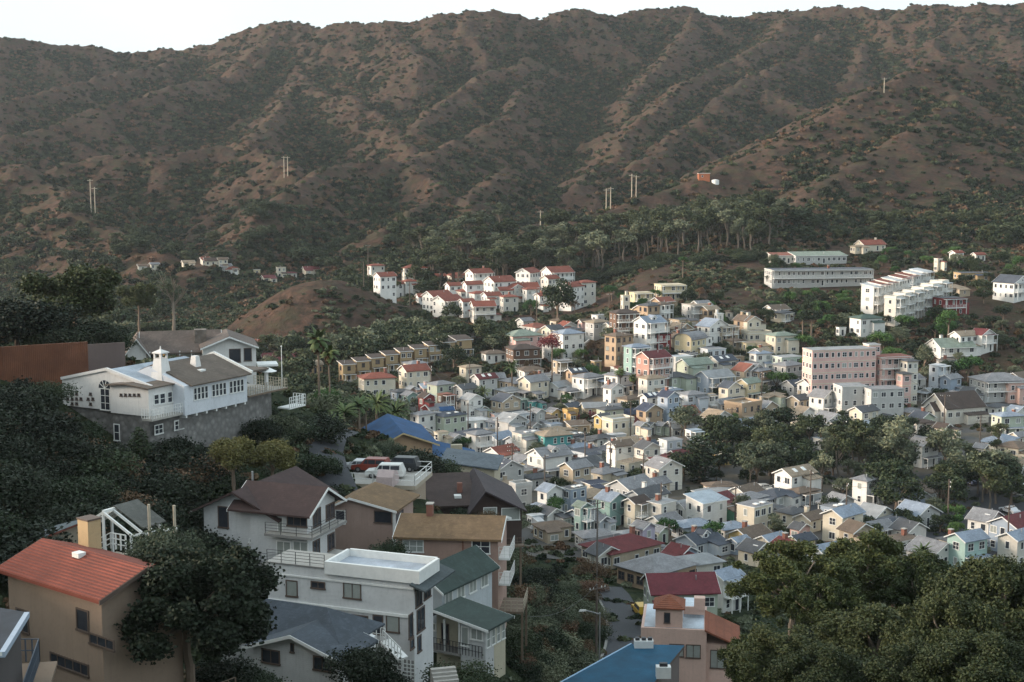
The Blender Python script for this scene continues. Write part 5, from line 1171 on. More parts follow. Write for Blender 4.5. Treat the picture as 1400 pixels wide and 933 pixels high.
pl = [tuple((Vector(p) - o0).xy) for p in P]; cx_ = sum(p[0] for p in pl) / 4; cy_ = sum(p[1] for p in pl) / 4; inn = [(cx_ + (a - cx_) * .85, cy_ + (b_ - cy_) * .85) for a, b_ in pl]
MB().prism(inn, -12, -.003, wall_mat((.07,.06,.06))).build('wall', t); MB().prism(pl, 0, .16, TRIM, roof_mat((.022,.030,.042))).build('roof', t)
q = MB(); q.bar((*pl[0], .05), (*pl[3], .05), .22, .24, plain('blue_grey_trim', (.30,.36,.44))); q.build('rake_board', t)
pa, pb, pc = [Vector(onz(px_, r_, 45.0)) - o0 for px_, r_ in ((54, 905), (22, 1000), (-10, 905))]
q = MB(); q.bar(pa - Vector((0,0,.1)), pb - Vector((0,0,.1)), 1.6, .15, WOOD); railing(q, [pc, pa, pb], 1.1, plain('dark_blue_rail', (.06,.08,.11)), .3, .04, 2); q.build('balcony', t); FOOT.append((o0.x - 3, o0.y, 3))
# three big roofs below the near slope
big(850, 731, 118, 1, 'h', 'beige', 'maroon', 38, 1.5, 'long low hall with broad dark maroon hip roof and tan chimney', 'hall', 'hall', 'c', 3.0, Y=215)
big(898, 757, 118, 1, 'h', 'tan', 'grey', 42, 1.25, 'house under a broad pale brown grey pyramid roof', 'house', 'house', '', 3.2, Y=190)
ROOFC['crimson'] = ((.125, .024, .032), 'shingle')
big(930, 796, 104, 2, 'g', 'pale green', 'crimson', 5, 1.3, 'pale green house under a deep crimson gabled roof behind the mission house', 'house', 'house', '', 3.0, Y=170)
# ---------------------------------------------------------------- plants
def rot_rand(r): 
    v = Vector((r.gauss(0,1), r.gauss(0,1), r.gauss(0,1))).normalized(); return v
def leaf_cloud(mb_v, mb_f, r, centre, rad, n, size, squash=.8, droop=0):
    for _ in range(n):
        d = rot_rand(r); far = 1.35 if r.random() < .16 else 1.0; rr = rad * (.30 + .80 * r.random() ** .6) * far; c = Vector(centre) + Vector((d.x * rr, d.y * rr, d.z * rr * squash - droop * r.random() * rad))
        nrm = (d * .45 + rot_rand(r) * .9).normalized(); a = nrm.cross(rot_rand(r)).normalized(); b_ = nrm.cross(a); s = size * r.uniform(.6, 1.4); l = s * (1 + droop)
        i = len(mb_v); mb_v += [c - a * s * .5, c + b_ * l * .5 + a * s * .1, c + a * s * .5, c - b_ * l * .5]; mb_f.append((i, i+1, i+2, i+3))
def crown_mesh(name, seed, mat, blobs, n, size, squash=.8, droop=0):
    r = random.Random(seed); v, f = [], []
    tot = sum(b_[3] ** 2 for b_ in blobs)
    for x, y, z, rad in blobs: leaf_cloud(v, f, r, (x, y, z), rad, int(n * rad * rad / tot), size, squash, droop)
    me = bpy.data.meshes.new(name); me.from_pydata([tuple(p) for p in v], [], f); me.materials.append(mat); return me
def limb(mb, p, q, r0, r1, mat, r=None, k=3, wob=.06):
    pts = [Vector(p).lerp(Vector(q), i / k) for i in range(k + 1)]
    for i in range(1, k): pts[i] += Vector((r.uniform(-1,1), r.uniform(-1,1), 0)) * wob if r else Vector()
    for i in range(k): mb.tube(pts[i], pts[i+1], r0 + (r1-r0)*i/k, r0 + (r1-r0)*(i+1)/k, mat, 6)
def tree_kind(seed, mat, bark, shape, n, size, droop=0):
    """height 1: trunk and crown meshes"""
    r = random.Random(seed); t = MB(); bl = []
    if shape == 'euc':
        top = .62; limb(t, (0,0,-.05), (r.uniform(-.04,.04),r.uniform(-.04,.04),top), .022, .012, bark, r, 4, .015)
        for k in range(8):
            a = r.random() * 6.28; rr = r.uniform(.04, .20); z = r.uniform(.52, .90); p = (math.cos(a)*rr, math.sin(a)*rr, z); limb(t, (0,0,z*.62), p, .010, .004, bark, r, 2, .01); bl.append((*p, r.uniform(.07,.12)))
        bl.append((0, 0, .90, .09))
    elif shape == 'round':
        limb(t, (0,0,-.05), (0,0,.45), .035, .02, bark, r, 2, .01)
        for k in range(11):
            a = r.random() * 6.28; e = r.uniform(-.25, 1); rr = .28 * math.sqrt(max(0, 1 - e*e*.8)); p = (math.cos(a)*rr, math.sin(a)*rr, .55 + e * .30); bl.append((*p, r.uniform(.12,.19)))
        for k in range(4): limb(t, (0,0,.3), bl[k][:3], .018, .006, bark, r, 2, .01)
    elif shape == 'umbrella':
        limb(t, (0,0,-.05), (.02,0,.50), .022, .018, bark, r, 3, .01)
        for k in range(36):
            a = r.random() * 6.28; rr = .42 * math.sqrt(r.random()); p = (math.cos(a)*rr, math.sin(a)*rr, .42 + .50 * r.random() * math.sqrt(max(0, 1 - (rr / .5) ** 2))); bl.append((*p, r.uniform(.07,.13)))
        for k in range(6): limb(t, (.02,0,.52), bl[k][:3], .014, .005, bark, r, 2, .01)
    elif shape == 'column':
        limb(t, (0,0,-.05), (0,0,.5), .02, .01, bark, r, 2, 0)
        for k in range(12): z = .1 + .85 * k / 11; w_ = .10 * math.sin(math.pi * (.12 + .83 * (1 - z))) + .02; bl.append((r.uniform(-.02,.02), r.uniform(-.02,.02), z, w_))
    elif shape == 'bush':
        limb(t, (0,0,-.1), (0,0,.4), .03, .02, bark, r, 2, 0)
        for k in range(9): a = r.random() * 6.28; rr = .42 * r.random() ** .6; bl.append((math.cos(a)*rr, math.sin(a)*rr, .18 + .5 * r.random() * (1 - rr), r.uniform(.2,.34)))
    elif shape == 'wide':
        limb(t, (0,0,-.05), (.03,0,.38), .030, .022, bark, r, 3, .015)
        for k in range(70):
            a = r.random() * 6.28; rr = .50 * math.sqrt(r.random()); z = .30 + .60 * r.random() ** .8 * math.sqrt(max(0, 1 - (rr / .56) ** 2)); bl.append((math.cos(a)*rr, math.sin(a)*rr, z, r.uniform(.06,.13)))
        for k in range(9): limb(t, (.03,0,.33), bl[k][:3], .016, .005, bark, r, 3, .02)
    elif shape == 'wispy':
        limb(t, (0,0,-.05), (.03,0,.38), .026, .018, bark, r, 3, .015)
        for k in range(80):
            a = r.random() * 6.28; rr = .50 * math.sqrt(r.random()); z = .34 + .56 * r.random() ** .8 * math.sqrt(max(0, 1 - (rr / .56) ** 2)); bl.append((math.cos(a)*rr, math.sin(a)*rr, z, r.uniform(.03,.085)))
        for k in range(12): limb(t, (.03,0,.33), bl[k][:3], .012, .004, bark, r, 3, .02)
    elif shape == 'gum':      # near eucalyptus: many small drooping sprays on long limbs
        limb(t, (0,0,-.05), (.02,0,.40), .030, .022, bark, r, 3, .015)
        for j in range(9):
            a = j * .7 + r.random() * .5; rr = r.uniform(.22, .52); z = r.uniform(.55, .93); tip = (math.cos(a)*rr, math.sin(a)*rr, z); limb(t, (.02,0,.30 + .01 * j), tip, .016, .004, bark, r, 4, .02)
            for m in range(6): bl.append((tip[0]+r.uniform(-.14,.14), tip[1]+r.uniform(-.14,.14), tip[2]+r.uniform(-.09,.07), r.uniform(.05,.095)))
    elif shape == 'bare':
        limb(t, (0,0,-.05), (0,0,.55), .028, .018, bark, r, 3, .012)
        for j in range(9):
            a = r.random() * 6.28; p = Vector((0, 0, r.uniform(.3, .55))); q_ = p + Vector((math.cos(a) * .2, math.sin(a) * .2, r.uniform(.15, .4))); limb(t, p, q_, .012, .005, bark, r, 3, .015)
            for m in range(3): limb(t, q_.lerp(p, .3), q_ + Vector((r.uniform(-.1,.1), r.uniform(-.1,.1), r.uniform(.0,.12))), .005, .002, bark, r, 2, .01)
        bl = [(0, 0, .6, .14), (.1, .05, .7, .1)]
    cm = crown_mesh('crown', seed, mat, bl, n, size, .8, droop)
    return t.mesh('trunk'), cm
def palm_kind(seed, shape, mat):
    r = random.Random(seed); t = MB(); v, f = [], []
    th = .80 if shape == 'fan' else .62
    limb(t, (0,0,-.03), (r.uniform(-.01,.01),0,th), .017 if shape == 'fan' else .03, .012 if shape == 'fan' else .022, BARK, r, 4, .004)
    nf = 34 if shape == 'fan' else 46; L = .17 if shape == 'fan' else .36
    for k in range(nf):
        a = r.random() * 6.28; e = r.uniform(-.9, 1.25) if shape == 'fan' else r.uniform(-.35, 1.3); p = Vector((0, 0, th)); d = Vector((math.cos(a)*math.cos(e), math.sin(a)*math.cos(e), math.sin(e))); seg = 5; w_ = L * (.42 if shape == 'fan' else .15)
        side = d.cross(Vector((0,0,1))).normalized(); pr = None
        for s_ in range(seg + 1):
            u = s_ / seg; ww = w_ * math.sin(math.pi * (.08 + .87 * u)) * .5; c1, c2 = p + side * ww - Vector((0,0,ww*.5)), p - side * ww - Vector((0,0,ww*.5)); i = len(v); v += [tuple(c1), tuple(p), tuple(c2)]
            if s_: f += [(i-3, i, i+1, i-2), (i-2, i+1, i+2, i-1)]
            p = p + d * L / seg; d = (d + Vector((0, 0, -.22 if shape == 'fan' else -.26))).normalized()
    me = bpy.data.meshes.new('crown'); me.from_pydata(v, [], f); me.materials.append(mat)
    tm = t.mesh('trunk')
    sk = None
    if shape == 'fan': sv, sf = [], []; leaf_cloud(sv, sf, r, (0, 0, th - .06), .05, 260, .05, 1.5, .6); sk = bpy.data.meshes.new('dead_frond_skirt'); sk.from_pydata([tuple(p) for p in sv], [], sf); sk.materials.append(LEAF['dry'])
    return tm, me, sk
K = {
 'euc': [tree_kind(s, LEAF['euc'], BARKE, 'euc', 1500, .034) for s in (1, 2, 3)], 'eucg': [tree_kind(s, LEAF['grey'], BARKE, 'euc', 1500, .034) for s in (4, 5)],
 'round': [tree_kind(s, LEAF['dark'], BARK, 'round', 2200, .045) for s in (6, 7, 8)], 'green': [tree_kind(s, LEAF['green'], BARK, 'round', 2400, .04) for s in (9, 10)],
 'greyr': [tree_kind(s, LEAF['grey'], BARK, 'round', 2000, .045) for s in (31, 32)], 'dry': [tree_kind(s, LEAF['dry'], BARK, 'round', 1500, .045) for s in (33,)],
 'col': [tree_kind(11, LEAF['dark'], BARK, 'column', 1500, .03)], 'redb': [tree_kind(12, LEAF['red'], BARK, 'bush', 1500, .06)],
 'umb': [tree_kind(13, LEAF['pine'], BARK, 'umbrella', 26000, .024)], 'bare': [tree_kind(14, LEAF['grey'], BARKW, 'bare', 500, .03)],
 'bushd': [tree_kind(s, LEAF['black'], BARK, 'bush', 9000, .040) for s in (15, 16)], 'bushg': [tree_kind(s, LEAF['grey'], BARK, 'bush', 9000, .036) for s in (17, 18)], 'bushn': [tree_kind(s, LEAF['dark'], BARK, 'bush', 9000, .036) for s in (19, 20)],
 'bushy': [tree_kind(s, LEAF['dry'], BARK, 'bush', 7000, .036) for s in (21,)], 'olive': [tree_kind(s, LEAF['olive'], BARK, 'round', 16000, .028) for s in (22, 23)],
 'bigd': [tree_kind(24, LEAF['black'], BARK, 'wide', 70000, .023)], 'gum': [tree_kind(s, LEAF['gum'], BARKW, 'wispy', 44000, .014, 1.0) for s in (25, 26)], 'gumd': [tree_kind(s, LEAF['pine'], BARKW, 'wide', 50000, .016, .6) for s in (27, 28)],
}
KP = {'fan': [palm_kind(s, 'fan', LEAF['palm']) for s in (1, 2)], 'date': [palm_kind(3, 'date', LEAF['palm'])]}
EXT_MESH = [MB().tube((0,0,-1), (0,0,0), .034, .028, m_, 8).mesh('lower_trunk') for m_ in (BARKW, BARK)]
rtr = random.Random(99); NTREE = 0
def plant(kind, x, y, z, hgt, wid=1.0, label=None, group=None, name=None, cat=None, bury=0, ext=0):
    global NTREE; NTREE += 1
    nm = name or {'fan': 'palm_tree', 'date': 'palm_tree', 'col': 'cypress_tree', 'euc': 'eucalyptus_tree', 'eucg': 'eucalyptus_tree', 'gum': 'eucalyptus_tree', 'bare': 'bare_tree', 'umb': 'pine_tree'}.get(kind, 'shrub' if kind.startswith('bush') or kind == 'redb' else 'tree')
    t = thing(nm, label, {'palm_tree': 'palm tree', 'eucalyptus_tree': 'eucalyptus', 'cypress_tree': 'cypress', 'bare_tree': 'bare tree', 'pine_tree': 'pine', 'tree': 'tree', 'shrub': 'shrub'}[nm], (x, y, z - bury), rtr.random() * 6.28, group); t.scale = (hgt * wid, hgt * wid, hgt)
    ms = rtr.choice(KP[kind] if kind in KP else K[kind])
    for m_, n_ in zip(ms, ('trunk', 'crown', 'dead_frond_skirt')):
        if m_: link(bpy.data.objects.new(n_, m_), t)
    if ext > .02:
        e_ = bpy.data.objects.new('lower_trunk', EXT_MESH[0] if kind in ('euc', 'eucg', 'gum', 'gumd', 'bare') else EXT_MESH[1]); link(e_, t); e_.scale = (1, 1, ext); e_.location = (0, 0, 0)
    return t
def tree_px(kind, px, ytop, hpx, Y, wid=1.0, label=None, group=None, **kw):
    """a plant whose top stands at (px, ytop) in the photo, hpx pixels high, at distance Y; its foot goes down to the ground"""
    x, y, zt = at(px, ytop, Y); hgt = hpx * Y / F; g = gz(x, y)
    hh = zt - g
    if hh < hgt: hgt2 = max(hh, hgt * .75); return plant(kind, x, y, zt - hgt2, hgt2, wid * hgt / hgt2, label, group, **kw)
    return plant(kind, x, y, zt - hgt, hgt, wid, label, group, ext=(hh - hgt) / hgt, **kw)
# near plants, read off the photo: kind, px, top row, height in px, distance, width factor, label
NEAR = [
 ('bigd', 255, 735, 185, 76, 1.2, 'large black green spreading tree before the red tiled house'),
 ('bushg', 228, 700, 90, 88, 1.0, 'olive green bushy tree behind the big dark tree'),
 ('bushd', 300, 895, 60, 78, 1.5, 'dark shrub at the foot of the large spreading tree'),
 ('bushn', 340, 905, 50, 80, 1.5, 'green shrub before the grey roofed cottage'),
 ('bushd', 497, 878, 75, 86, 1.2, 'very dark shrub before the white lattice screen'),
 ('bushd', 530, 905, 50, 88, 1.2, 'small dark shrub at the lattice foot'),
 ('bushn', 625, 895, 60, 98, 1.4, 'dark shrub below the black railed porch'),
 ('bushn', 660, 905, 45, 96, 1.2, 'low dark shrub below the glazed sunroom'),
 ('umb', 98, 350, 122, 168, 1.25, 'broad umbrella pine on the rise above the rusty wall'),
 ('bushd', 20, 395, 80, 156, 1.6, 'dark bush mass at the left edge above the rusty wall'),
 ('bushd', 22, 505, 50, 139, 1.5, 'dark bush before the rusty wall at the left edge'),
 ('bushn', 62, 512, 40, 138, 1.5, 'green bush at the foot of the rusty wall beside the mansion'),
 ('bushn', 62, 425, 50, 156, 1.7, 'dark bush under the umbrella pine'),
 ('bushd', 130, 432, 45, 158, 1.7, 'dark bush above the plain end of the rusty wall'),
 ('bushn', 158, 445, 35, 160, 1.4, 'low dark bush beside the ranch house gable'),
 ('bushd', 95, 440, 45, 154, 1.6, 'dark rounded bush on the rusty wall top'),
 ('olive', 318, 598, 66, 128, 1.25, 'yellow olive round tree under the mansion stone base'),
 ('olive', 372, 603, 62, 130, 1.3, 'second yellow olive tree beside the stone base, nearer the road'),
 ('bushn', 395, 556, 60, 158, 1.3, 'dark green tree beside the mansion terrace'),
 ('bushd', 440, 560, 60, 165, 1.3, 'dark tree between the terrace and the palms'),
 ('bushn', 425, 600, 50, 146, 1.3, 'green bush at the bend of the hill road'),
 ('col', 190, 585, 55, 132, 2.0, 'dark pointed shrub against the mansion stone wall'),
 ('bushn', 530, 728, 45, 117, 1.1, 'round dark green tree behind the white parapet'),
 ('bushg', 510, 742, 30, 116, 1.2, 'pale shrub beside the pinkish beige house'),
 ('bushn', 622, 688, 38, 156, 1.7, 'leafy green bush behind the brick chimney'),
 ('bushy', 655, 690, 36, 146, 1.2, 'dry brown shrub before the brown house'),
 ('bushd', 570, 608, 55, 170, 1.4, 'dark tree behind the parked cars'),
 ('bushn', 600, 618, 50, 172, 1.3, 'dark bush right of the parking deck'),
 ('bushn', 518, 605, 30, 180, 1.1, 'rounded green hedge bush below the blue gable'),
 ('bushg', 530, 597, 30, 184, 1.1, 'pale green bush at the tan house wall'),
 ('gum', 1085, 730, 130, 104, 1.3, 'eucalyptus with open sprays at the near edge of the gully trees'),
 ('gum', 1195, 712, 150, 112, 1.15, 'tallest olive green eucalyptus of the near grove'),
 ('gum', 1262, 745, 130, 108, 1.1, 'eucalyptus right of the tallest one'),
 ('gumd', 1200, 822, 130, 88, 1.35, 'big round dark green crown at the middle of the near grove'),
 ('gum', 1125, 775, 120, 98, 1.0, 'thin eucalyptus with bare pale limbs showing'),
 ('gumd', 1365, 752, 170, 92, 1.1, 'tall dark tree at the right edge of the near grove'),
 ('gumd', 1300, 800, 150, 84, 1.0, 'dark crown beside the tall tree at the right edge'),
 ('gumd', 1075, 850, 110, 82, 1.3, 'low dark crown beside the pink mission house'),
 ('gumd', 1130, 880, 110, 76, 1.3, 'lowest dark crown at the bottom of the picture'),
 ('gumd', 1350, 862, 120, 72, 1.4, 'dark crown in the bottom right corner'),
 ('gumd', 1260, 870, 110, 74, 1.3, 'dark crown at the bottom under the big round crown'),
 ('gum', 1030, 860, 100, 92, .9, 'slim olive crown touching the mission house patio'),
]
for kd, px, yt, hp, Y, w_, lab in NEAR: tree_px(kd, px, yt, hp, Y, w_, lab)
# undergrowth of the left slope and of the gully by the road
sg = 'dark bushes crowding the slope below the mansion'
rr = random.Random(3)
BOX = [(500,362,812,430,500), (460,455,655,512,425), (487,496,592,530,395), (1045,345,1196,394,520), (1170,370,1322,434,430), (865,425,912,470,400), (900,400,1000,470,400), (790,445,870,500,390), (840,378,942,415,440), (1148,425,1210,456,420), (1095,470,1258,555,380), (1265,540,1350,580,370), (1255,445,1368,490,400), (250,362,445,415,700), (300,382,540,430,500), (680,445,745,490,400), (1310,365,1400,410,440), (485,572,665,640,232), (1120,690,1190,735,230), (655,500,760,530,385)]
def blocks(x, y, z, hgt, wid):
    if math.hypot((x - hx) / 42, (y - hy) / 62) < 1: return True
    p, r0 = proj((x, y, z + hgt)); r1 = proj((x, y, z + hgt * .35))[1]; hw = hgt * wid * .3 * F / y
    return any(y < b_[4] and p + hw > b_[0] and p - hw < b_[2] and r0 < b_[3] - 3 and r1 > b_[1] for b_ in BOX)
WOOD_STUFF = []
def fill(n, pxr, Yr, kinds, hr, label, group, wid=1.2, avoid=True, rowr=None, clear=1.0):
    done = 0
    for _ in range(n * 9):
        if done >= n: break
        px = rr.uniform(*pxr); Y = rr.uniform(*Yr); a, _ = ray(px, 500); x = a * Y; z = gz(x, Y); hgt = rr.uniform(*hr)
        row = proj((x, Y, z))[1]
        if rowr and not rowr[0] < row < rowr[1]: continue
        if avoid and any(math.hypot(x - fx, Y - fy) < fr_ + hgt * .25 * clear for fx, fy, fr_ in FOOT): continue
        if blocks(x, Y, z, hgt, wid): continue
        kd = rr.choice(kinds)
        if group is None: WOOD_STUFF.append((kd, x, Y, z, hgt, wid * rr.uniform(.85, 1.2))); done += 1; continue
        plant(kd, x, Y, z, hgt, wid * rr.uniform(.85, 1.2), f'{label}', group, bury=.2); done += 1
fill(112, (-70, 330), (86, 138), ['bushd', 'bushd', 'bushn', 'bushy', 'bushd'], (2.8, 5.2), 'dark bush among many on the steep slope below the mansion', sg, 1.35, rowr=(545, 820), clear=.4)
fill(22, (180, 460), (126, 160), ['bushn', 'bushd', 'bushg'], (2, 4), 'leafy bush beside the hill road below the mansion terrace', 'bushes beside the hill road', 1.2, rowr=(560, 700))
ROADP = [on_ground(*p_, 90, 500) for p_ in ((835, 965), (846, 925), (856, 893), (858, 865), (850, 840), (838, 820), (828, 806))]
FOOT += [(p_[0], p_[1], 2.6) for p_ in ROADP if p_]
fill(78, (655, 815), (112, 200), ['bushn', 'bushg', 'bushy', 'bushn', 'bushg'], (2.0, 4.5), 'mixed green and dry bush in the gully left of the curving road', 'bushes in the gully', 1.15)
fill(22, (675, 815), (175, 232), ['bushn', 'bushg', 'bushy', 'bushd'], (2.0, 4.2), 'tangled bush on the bank above the maroon roofed hall', 'bushes on the bank above the hall', 1.2)
fill(12, (985, 1400), (110, 185), ['bushn', 'bushd', 'bushg'], (2.5, 5), 'dark bush on the low bank behind the near grove', 'bushes behind the near grove', 1.2)
fill(26, (420, 700), (185, 235), ['bushn', 'bushg', 'green'], (3, 6), 'leafy tree on the bank between the blue roof and the town', 'trees on the bank above the town', 1.1)
# palms around the blue roofed house and in the town
for i, (kd, px, yt, hp, Y, lab) in enumerate([('fan',435,440,120,200,'tall shaggy fan palm left of the blue roof'),('fan',450,462,100,203,'second shaggy fan palm, shorter, beside the tall one'),('date',490,535,75,190,'spreading palm before the blue roof ridge'),('date',470,545,70,186,'dense palm at the hill road end'),
  ('date',515,528,70,215,'palm behind the blue roof peak'),('date',540,540,70,222,'leaning palm behind the blue roof'),('fan',500,540,80,205,'slim palm with bare trunk at the blue roof corner'),('date',455,560,60,180,'low palm beside the hill road'),
  ('date',700,487,40,395,'date palm below the dark brown house'),('date',661,522,42,380,'date palm below the bare brown slope'),('date',735,640,50,300,'palm at the white porch house'),('fan',792,640,46,300,'palm with red brown trunk behind the porch house'),('date',843,612,56,320,'broad date palm with red trunk in the town middle'),
  ('fan',848,500,60,385,'shaggy fan palm thick with dead fronds, left of its twin'),('fan',866,508,55,383,'fan palm twin with dead frond skirt'),('fan',1215,590,70,335,'tall fan palm in the park near the church'),('fan',1268,585,60,340,'park palm nearest the white gabled house'),('date',1130,530,40,380,'palm in the garden below the pink hotel'),
  ('date',1052,545,40,375,'palm left of the apartment block garden'),('date',1240,545,50,375,'date palm before the hotel turrets'),('fan',965,590,50,330,'palm at the park corner'),('date',1262,735,60,215,'dark palm beside the car park'),('date',810,610,36,330,'small palm among the flats')]):
    tree_px(kd, px, yt, hp, Y, 1.0 if kd == 'date' else .95, lab)
# single trees in the town
for kd, px, yt, hp, Y, w_, lab in [('round',757,541,36,400,1.1,'round dark tree right of the turquoise cottage'),('round',808,585,40,345,1.2,'dark round tree before the cream flat block'),('green',1085,676,46,292,1.1,'round clipped bright green tree by the cream houses'),('round',762,378,72,480,.8,'large dark conical tree among the red tiled villas'),
 ('round',984,523,34,385,1.0,'dark tree beside the orange tan house'),('green',1062,505,44,395,1.1,'tall green tree left of the apartment block'),('round',1110,420,26,430,1.5,'dark green clump on the bare bank under the motel'),('round',1098,425,20,430,1.4,'smaller clump left of the dark green one'),
 ('green',1298,423,32,430,1.3,'leafy green tree under the dark red house'),('green',1325,484,40,400,1.3,'big green tree uphill of the church'),('round',1300,490,34,400,1.2,'dark tree beside the pale narrow house'),('greyr',1265,470,40,405,.8,'thin grey green tree right of the hotel turrets'),
 ('round',900,600,30,330,1.2,'dark bushy tree left of the park'),('round',868,640,34,305,1.2,'dark tree before the long pale roof'),('col',958,596,100,300,2.0,'tall dark leaning tree at the park edge'),('col',985,572,60,340,1.8,'narrow dark tree at the park top'),('redb',755,452,22,405,1.4,'red flowering shrub above the white balustrade'),
 ('redb',805,560,20,370,1.6,'dark red shrub below the yellow cottages'),('round',695,640,30,300,1.1,'dark shrubby tree in the lots below the blue annex'),('green',640,595,26,330,1.3,'green tree among the nearest white flats'),('round',625,600,24,330,1.2,'dark tree left of the colonnaded house'),('round',770,655,36,290,1.1,'dark tree before the porch house'),
 ('green',745,715,24,262,1.3,'green bush by the long brown flat roof'),('round',620,470,50,415,.9,'dark tree in the row of golden houses'),('round',602,455,40,430,.8,'dark tree behind the row of golden houses'),('round',535,545,32,370,1.2,'green tree under the cream tiled apartments'),('green',500,545,34,360,1.2,'leafy tree left of the cream tiled apartments'),
 ('bare',235,362,85,330,1.0,'tall pale bare branched tree behind the ranch house'),('umb',188,380,60,330,1.0,'flat topped tree left of the pale bare tree'),('green',934,350,14,520,1.4,'yellow green bush on the hill path'),('round',1262,655,40,290,1.1,'dark tree at the near edge of the park')]:
    tree_px(kd, px, yt, hp, Y, w_, lab)
# park
fill(60, (935, 1375), (288, 346), ['round','euc','round','greyr','eucg','round'], (6, 10.5), 'tall dark tree crowding the park in the middle of town', 'trees of the town park', 1.1, clear=.6)
fill(14, (1030, 1270), (296, 325), ['euc','eucg'], (10, 13.5), 'tall pale trunked eucalyptus in the town park', 'eucalyptus of the town park', 1.15, clear=.5)
fill(85, (560, 1400), (236, 400), ['round','green','greyr','round'], (3, 5.5), 'small garden tree squeezed between the town houses', 'garden trees between the town houses', 1.1, clear=.3)
fill(12, (1190, 1400), (272, 290), ['round','euc'], (7, 10), 'dark tree along the far side of the car park', 'trees along the car park', 1.2)
fill(45, (700, 1000), (392, 520), ['round','green','greyr','dry'], (3.5, 6.5), 'garden tree among the hillside houses', 'garden trees of the hillside houses', 1.1)
fill(85, (1000, 1400), (395, 560), ['round','green','greyr','round'], (3.5, 7), 'rounded tree scattered over the eastern hillside lots', 'trees of the eastern hillside', 1.3)
fill(20, (1045, 1175), (470, 505), ['green','round'], (3, 4.5), 'clipped green hedge shrub under the long motel', 'hedge shrubs under the motel', 1.5)
fill(22, (1150, 1330), (545, 600), ['green','round'], (3.5, 5.5), 'hedge shrub on the ridge behind the white condominiums', 'hedge shrubs on the ridge', 1.4)
# woods
fill(55, (690, 1070), (568, 592), ['bushn', 'bushd'], (3, 6), '', None, 1.4)
wl = 'eucalyptus in the dense belt of trees behind the red tiled villas'
fill(150, (560, 1070), (585, 670), ['euc','euc','eucg','euc'], (13, 19), wl, 'belt of eucalyptus behind the villas', 1.25, clear=.5)
fill(45, (1040, 1420), (600, 670), ['round','euc'], (7, 12), '', None, 1.25)
fill(120, (440, 700), (436, 505), ['round','greyr','euc','round'], (6, 10), '', None, 1.2, clear=.7)
fill(150, (150, 560), (350, 500), ['round','greyr','euc','round','round'], (7, 12), '', None, 1.2, clear=.8)
fill(150, (-20, 600), (560, 780), ['round','euc','round'], (7, 12), '', None, 1.3, clear=.7)
fill(30, (-60, 170), (300, 520), ['euc','round'], (12, 18), '', None, 1.1)
print('trees', NTREE, len(WOOD_STUFF))
vs, fs, ms_, off = [], [], [], 0; mats = []
for kd, x, y, z, hg, wd in WOOD_STUFF:
    cm = rtr.choice(K[kd])[1]; nv = len(cm.vertices); co = np.empty(nv * 3, np.float32); cm.vertices.foreach_get('co', co); co = co.reshape(-1, 4, 3)
    co = co[rr.randrange(2)::2] if True else co
    an = rtr.random() * 6.28; co = co.reshape(-1, 3); c_, s_ = math.cos(an), math.sin(an); ctr = np.repeat(co.reshape(-1, 4, 3).mean(1), 4, 0); co = ctr + (co - ctr) * 1.35
    co = np.stack([(co[:,0]*c_ - co[:,1]*s_) * hg * wd + x, (co[:,0]*s_ + co[:,1]*c_) * hg * wd + y, co[:,2] * hg + z - hg * .12], -1); vs.append(co)
    mt = cm.materials[0]; 
    if mt not in mats: mats.append(mt)
    ms_ += [mats.index(mt)] * (len(co) // 4)
vs = np.concatenate(vs); me = bpy.data.meshes.new('distant_wood'); me.vertices.add(len(vs)); me.vertices.foreach_set('co', vs.ravel().astype(np.float32)); nq = len(vs) // 4
me.loops.add(nq * 4); me.loops.foreach_set('vertex_index', np.arange(nq * 4, dtype=np.int32)); me.polygons.add(nq); me.polygons.foreach_set('loop_start', np.arange(0, nq * 4, 4, dtype=np.int32)); me.polygons.foreach_set('loop_total', np.full(nq, 4, dtype=np.int32))
for mt in mats: me.materials.append(mt)
me.polygons.foreach_set('material_index', np.array(ms_, np.int32)); me.update(calc_edges=True); o = bpy.data.objects.new('distant_wood', me); C.objects.link(o); setp(o, 'dark mass of trees filling the far valley floor', None, None, 'stuff')
